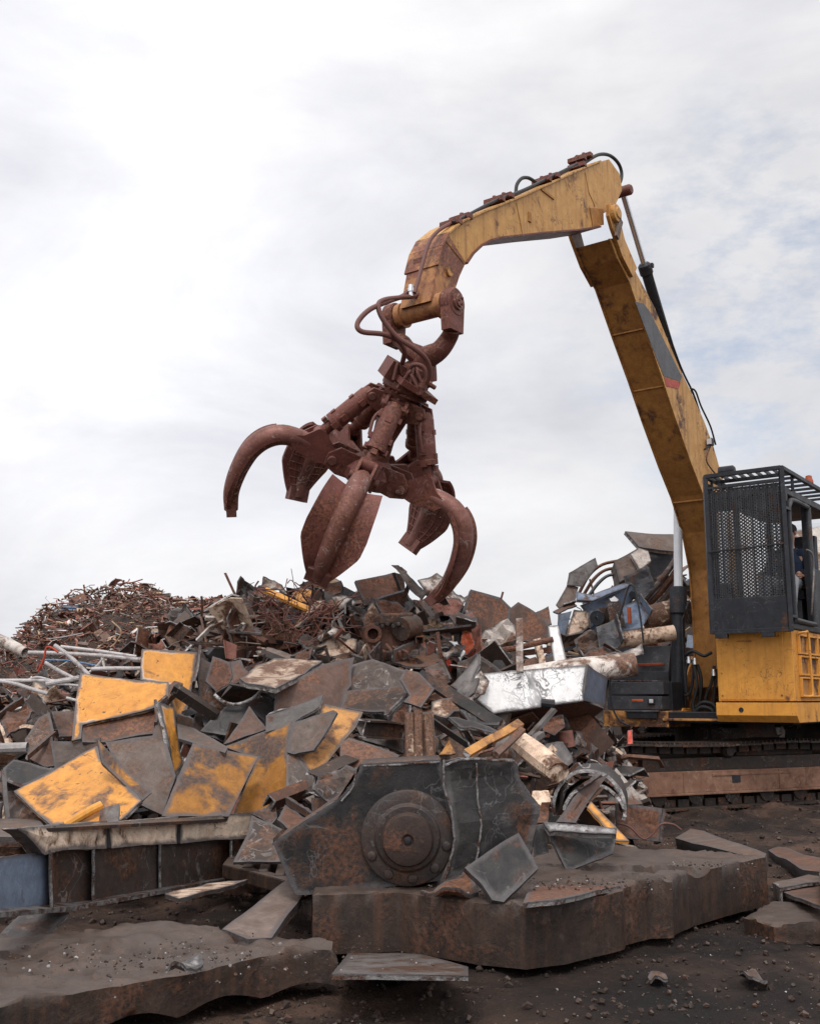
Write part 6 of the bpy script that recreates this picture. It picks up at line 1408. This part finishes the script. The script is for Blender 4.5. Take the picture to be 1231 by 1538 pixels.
beam('thin light bar upright at the track end behind the half pipe', (853, 1160, 7.4), (868, 1146, 7.4), .03, .02, 'box', 'grey_steel', name='flat_bar', cat='bar')

for lb, poly, m_, Y_o in (('dark blue grey torn sheet between the forked arm and the pale tube', [(925, 915), (958, 900), (975, 925), (962, 945), (930, 948)], 'blue_grey', 1.2),
                     ('dark plate leaning left of the pale tube under the forked arm', [(895, 940), (922, 930), (932, 968), (900, 985)], 'machine_grey', 1.6),
                     ('brown curved offcut low in the right heap beside the tank tube', [(872, 985), (905, 970), (930, 985), (900, 1000)], 'rust_brown', 2.0),
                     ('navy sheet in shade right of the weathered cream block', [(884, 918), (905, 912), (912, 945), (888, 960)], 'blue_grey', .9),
                     ('dark jagged plate behind the forked arm, under the pale block', [(935, 868), (972, 850), (985, 880), (955, 905)], 'machine_grey', .5)):
    plate(lb, poly, m_, Y=HYR - Y_o, dent=.03)

beam('short I beam end poking out left of the housing top', (470, 1178, 6.6), (528, 1150, 6.9), .11, .12, 'I', 'dark_steel', roll=15)
beam('rusty channel lying above the dark fin by the girder', (405, 1206, 6.7), (470, 1180, 7.0), .09, .07, 'C', 'rust_brown', roll=-50)
beam('short channel offcut under the long narrow grey plate', (398, 1112, 7.3), (430, 1100, 7.4), .08, .08, 'C', 'brown_plate', roll=70)
beam('dark I beam stub beneath the folded dark plate', (545, 1094, 7.3), (604, 1098, 7.5), .12, .12, 'I', 'dark_steel', roll=5)
beam('angle iron lying across the top of the broad brown plate', (500, 996, 8.3), (560, 1004, 8.2), .05, .05, 'L', 'dark_steel', roll=30)
beam('brown channel wedged between the two tall yellow panels', (246, 1052, 7.9), (268, 1030, 8.1), .07, .07, 'C', 'brown_plate', roll=20)
beam('dark channel lying left of the claw shaped offcut', (276, 1078, 8.0), (322, 1062, 8.1), .08, .06, 'C', 'black_steel', roll=-40)

for lb, poly, m_, b_, d_, f_ in (
    ('buckled dark sheet rising behind the curved yellow sheet', [(560, 1040), (592, 1046), (600, 1072), (572, 1090), (548, 1074)], 'black_steel', .14, .04, ()),
    ('folded brown sheet between the ribbed post and the dark sheet', [(592, 1062), (612, 1056), (614, 1100), (598, 1112), (586, 1090)], 'rust_brown', .10, .03, ((1, .08, 'rust_brown'),)),
    ('twisted grey strip crossing above the large brown and yellow plate', [(398, 1056), (424, 1040), (440, 1052), (420, 1066)], 'grey_steel', .12, .04, ()),
    ('curled dark sheet under the small triangular grey brown plate', [(300, 1068), (330, 1080), (338, 1112), (310, 1104)], 'black_steel', -.12, .03, ()),
    ('creased rusty sheet left of the brown dusty plate', [(40, 1060), (66, 1052), (74, 1068), (58, 1080)], 'rust_brown', .12, .04, ()),
    ('dented brown panel behind the hooked offcut', [(640, 1000), (664, 1004), (676, 1028), (652, 1034), (636, 1018)], 'brown_plate', .08, .05, ())):
    plate(lb, poly, m_, off=.45, bend=b_, dent=d_, fl=f_)

# ================================================================== LOOSE SCRAP MASS (nobody could count it)
def debris(name, label, cat, hf, x0, x1, y0, y1, n, smin, smax, pal, elong=.5, mound_shade='track_dark', cellm=.22, rough=.18, keep=None, thin=1.0, crush=0):
    r = random.Random(hash(name) % 1000 if False else len(name) * 31 + n)
    mb = MB()
    nx = int((x1 - x0) / cellm); ny = int((y1 - y0) / cellm); idx = {}
    for j in range(ny + 1):
        for i in range(nx + 1):
            x = x0 + (x1 - x0) * i / nx; y = y0 + (y1 - y0) * j / ny; h = hf(x, y)
            idx[i, j] = len(mb.v); mb.v.append(Vector((x, y, (h - .26 + noise.noise(Vector((x * 2.2, y * 2.2, 1))) * rough + noise.noise(Vector((x * 6, y * 6, 2))) * rough * .5) if h > .02 else -.12)))
    k = mb.mi(mound_shade)  # sheet under the pieces, coloured dark to paint shade into the gaps
    for j in range(ny):
        for i in range(nx):
            q = (idx[i, j], idx[i + 1, j], idx[i + 1, j + 1], idx[i, j + 1])
            if max(mb.v[a].z for a in q) > -.05: mb.f.append(list(q)); mb.m.append(k)
    c = 0; tries = 0
    while c < n and tries < n * 12:
        tries += 1; x = r.uniform(x0, x1); y = r.uniform(y0, y1); h = hf(x, y)
        if h < .08 or (keep and not keep(x, y, r)): continue
        c += 1; s = smin + (smax - smin) * r.random() ** 2.2; p = Vector((x, y, h + r.uniform(-.16, .05)))
        d = Vector((r.gauss(0, 1), r.gauss(0, 1), r.gauss(0, .45))).normalized(); m_ = r.choice(pal)
        q = r.random()
        if q < elong:      # bent strip or rod
            w = r.uniform(.008, .03) * (1 + s) * thin; e = d.cross(Z_ + Vector((r.uniform(-1, 1), r.uniform(-1, 1), 0)) * .5).normalized(); k2 = r.uniform(-.3, .3); pts = [p - d * s, p + e * s * k2 * .6 + Z_ * s * r.uniform(-.05, .2), p + d * s]
            if r.random() < .4: pts.append(p + d * s * 1.2 + e * s * r.uniform(-.5, .5) + Z_ * s * r.uniform(-.2, .4))
            mb.tube(pts, w, m_, 4, 0, flat=r.uniform(.25, 1))
        elif q < elong + (1 - elong) * .28:    # angle or channel offcut
            e = d.cross(Vector((r.gauss(0, 1), r.gauss(0, 1), r.gauss(0, 1)))).normalized(); g = d.cross(e); w = s * r.uniform(.18, .35); t_ = .012; L = s * r.uniform(.6, 1.1)
            mb.box(p, (d, e, g), (2 * L, w, t_), m_); mb.box(p + e * w / 2 + g * w * .4, (d, e, g), (2 * L * .98, t_, w * .8), m_)
            if r.random() < .5: mb.box(p - e * w / 2 + g * w * .4, (d, e, g), (2 * L * .97, t_, w * .8), m_)
        elif q < elong + (1 - elong) * .78:    # torn plate, folded once
            a = d * s * r.uniform(.5, 1); b_ = d.cross(Vector((r.gauss(0, 1), r.gauss(0, 1), r.gauss(0, 1)))).normalized() * s * r.uniform(.3, .8); nrm = a.cross(b_).normalized(); t_ = .012 + .02 * s
            f_ = nrm * s * r.uniform(-.4, .4)
            P5 = [p - a - b_, p - a * .2 - b_ * r.uniform(.7, 1.2) + f_, p + a - b_ * r.uniform(.4, 1), p + a * r.uniform(.7, 1) + b_, p - a * .1 + b_ * r.uniform(.6, 1) + f_, p - a * r.uniform(.6, 1) + b_ * r.uniform(.5, 1)]
            vs = P5 + [v - nrm * t_ for v in P5]
            mb.add(vs, [(0, 1, 4, 5), (1, 2, 3, 4), (11, 10, 7, 6), (10, 9, 8, 7)], m_); mb.add(vs, [(i, i + 6, (i + 1) % 6 + 6, (i + 1) % 6) for i in range(6)], r.choice(('slag', 'dark_edge', m_)))
        else:              # crushed lump or short tube
            L = s * .6; mb.tube([p - d * L, p, p + d * L * r.uniform(.6, 1)], [L * r.uniform(.25, .5), L * r.uniform(.3, .55), L * r.uniform(.2, .5)], m_, r.choice((5, 6, 8)), 0, flat=r.uniform(.5, 1))
    for q_ in range(crush):     # crumpled, torn sheets
        for _ in range(50):
            x = r.uniform(x0, x1); y = r.uniform(y0, y1); h = hf(x, y)
            if h > .25: break
        s = r.uniform(.10, .30); n_ = Vector((r.gauss(0, .8), -1 + r.gauss(0, .5), r.gauss(.4, .6))).normalized(); u, v, _n = frame_from(n_, Vector((r.random(), r.random(), r.random())).normalized()); p = Vector((x, y, h + r.uniform(-.04, .08)))
        a0 = r.uniform(0, 6); k_ = r.choice((4, 4, 5, 6)); pts = [p + (u * math.cos(a0 + 6.283 * i / k_) + v * math.sin(a0 + 6.283 * i / k_) * r.uniform(.4, .8)) * s * r.uniform(.7, 1.2) for i in range(k_)]
        c_, nn = fit_plane(pts); pts = [w_ - nn * (w_ - c_).dot(nn) for w_ in pts]
        sheet(mb, pts, nn, th=.012, mat=r.choice(pal), rim=r.choice(('slag', 'dark_edge')), dent=r.uniform(.02, .10), jag=.01, bend=r.uniform(-.12, .12), cell=s / 4)
    return mb.build(name, label=label, cat=cat, kind='stuff')
debris('scrap_heap', 'tangled rusty steel scrap filling the middle pile', 'scrap heap', h_main, -6.2, 3.6, 6.4, 14.0, 4600, .06, .36,
       ['dark_steel', 'dark_steel', 'black_steel', 'brown_plate', 'rust_brown', 'rust_brown', 'grey_plate', 'dark_steel', 'brown_plate', 'cream', 'grey_steel', 'cast_iron', 'hub_rust', 'black_steel', 'pink_plate', 'white_dirty'], elong=.36, cellm=.2, crush=420)
debris('far_scrap_heap', 'far heap of thin twisted rusty scrap on the left', 'scrap heap', h_far, -12.5, 2.5, 12.0, 26.0, 25000, .035, .17,
       ['rust_brown'] * 7 + ['brown_plate'] * 4 + ['grapple_rust', 'grapple_rust', 'grapple_rust', 'pink_plate', 'pink_plate', 'grey_plate', 'pipe_grey', 'dark_steel', 'dark_steel', 'tan_sheet', 'white_dirty', 'rust_brown'], elong=.78, cellm=.35,
       keep=lambda x, y, r: y < 22.5 and (r.random() < .9), thin=.6)
debris('right_scrap_heap', 'heap of scrap behind the excavator', 'scrap heap', h_right, 1.7, 11.0, 13.8, 20.0, 1500, .08, .55,
       ['machine_grey', 'dark_steel', 'brown_plate', 'grey_plate', 'rust_brown', 'white_dirty', 'grey_steel', 'blue_grey', 'tan_sheet'], elong=.4, cellm=.3, crush=120)
# wire tangle on the middle pile
mb = MB(); r = random.Random(5)
for k in range(120):
    c = P(r.uniform(395, 500), r.uniform(908, 985), r.uniform(9.2, 9.9)); pts = [c]
    for q in range(4): pts.append(pts[-1] + Vector((r.gauss(0, .09), r.gauss(0, .06), r.gauss(0, .08))))
    mb.tube(pts, r.choice((.003, .005, .008)), r.choice(('rust_brown', 'grapple_rust', 'grapple_rust', 'pink_plate', 'hose_rust')), 5, 3)
mb.build('wire_tangle', label='dense tangle of red brown wire left of the peeling cream block', cat='wire', kind='stuff')
# crumbs of dirt, slag and small offcuts on the ground and on the slabs
mb = MB(); r = random.Random(11)
for k in range(9000):
    y = 3.6 + 9.5 * r.random() ** 1.4; x = r.uniform(-.46 * y, .46 * y) + .1
    if h_main(x, y) > .25: continue
    s = .0025 + .011 * r.random() ** 5 * (1 + .10 * y); z = g_ground(x, y)
    d = Vector((r.gauss(0, 1), r.gauss(0, 1), r.gauss(0, .4))).normalized(); m_ = r.choice(('cast_iron', 'clod', 'dark_steel', 'hub_rust', 'clod', 'clod', 'clod', 'cast_iron', 'slag' if s < .006 else 'cast_iron') )
    mb.tube([Vector((x, y, z + s * .3)) - d * s, Vector((x, y, z + s * .6)), Vector((x, y, z + s * .3)) + d * s], [s * .5, s * .9, s * .4], m_, 5, 0)
for (cx, cy, rx, ry, zz, n) in ((705, 1336, .25, .1, .33, 160), (860, 1330, .5, .2, .33, 260), (1060, 1300, .3, .15, .33, 80), (250, 1440, .9, .35, .2, 420), (1000, 1270, .5, .25, .05, 200)):
    c = G(cx, cy, zz)
    for k in range(n):
        s = .002 + .007 * r.random() ** 3; p = c + Vector((r.gauss(0, rx * .5), r.gauss(0, ry * .5), .006)); d = Vector((r.gauss(0, 1), r.gauss(0, 1), .1)).normalized()
        mb.tube([p - d * s, p + Z_ * s * .4, p + d * s], [s * .4, s * .8, s * .4], r.choice(('cast_iron', 'slag', 'dark_steel', 'cast_iron')), 5, 0)
mb.build('gravel', label='crumbs of dirt, slag and small offcuts strewn on the ground', cat='gravel', kind='stuff')
mb = MB(); r = random.Random(23)
for k in range(8000):
    y = 3.5 + 9.0 * r.random() ** 1.25; x = r.uniform(-.44 * y, .46 * y) + .1
    if h_main(x, y) > .2: continue
    s = .003 + .012 * r.random() ** 4; z = g_ground(x, y); n_ = noise.noise(Vector((x * 1.3, y * 1.3, 6)))
    if n_ < r.uniform(-.5, .35): continue
    d = Vector((r.gauss(0, 1), r.gauss(0, 1), r.gauss(0, .3))).normalized() * s
    mb.tube([Vector((x, y, z + s * .1)) - d, Vector((x, y, z + s * .35)), Vector((x, y, z + s * .1)) + d], [s * .5, s * .9, s * .5], r.choice(('clod', 'clod', 'cast_iron')), 5, 0)
mb.build('dirt_clods', label='trodden clods of dark dirt on the yard floor', cat='dirt', kind='stuff')
# a few single offcuts lying on the bare dirt
for lb, poly, m_ in (('small dark offcut lying alone on the dirt in front of the slab', [(972, 1466), (990, 1461), (1002, 1467), (988, 1471)], 'dark_steel'),
                     ('thin curved offcut on the dirt at the lower right', [(1110, 1468), (1130, 1464), (1152, 1473), (1130, 1473)], 'brown_plate'),
                     ('burnt metal curl lying on the scalloped slab', [(248, 1454), (300, 1441), (306, 1446), (262, 1458)], 'slag')):
    plate(lb, poly, m_, Y=G(poly[0][0], poly[0][1], .04 if poly[0][0] > 900 else .22).y, gy=-4.5, th=.012, dent=.02, name='metal_offcut', cat='offcut')
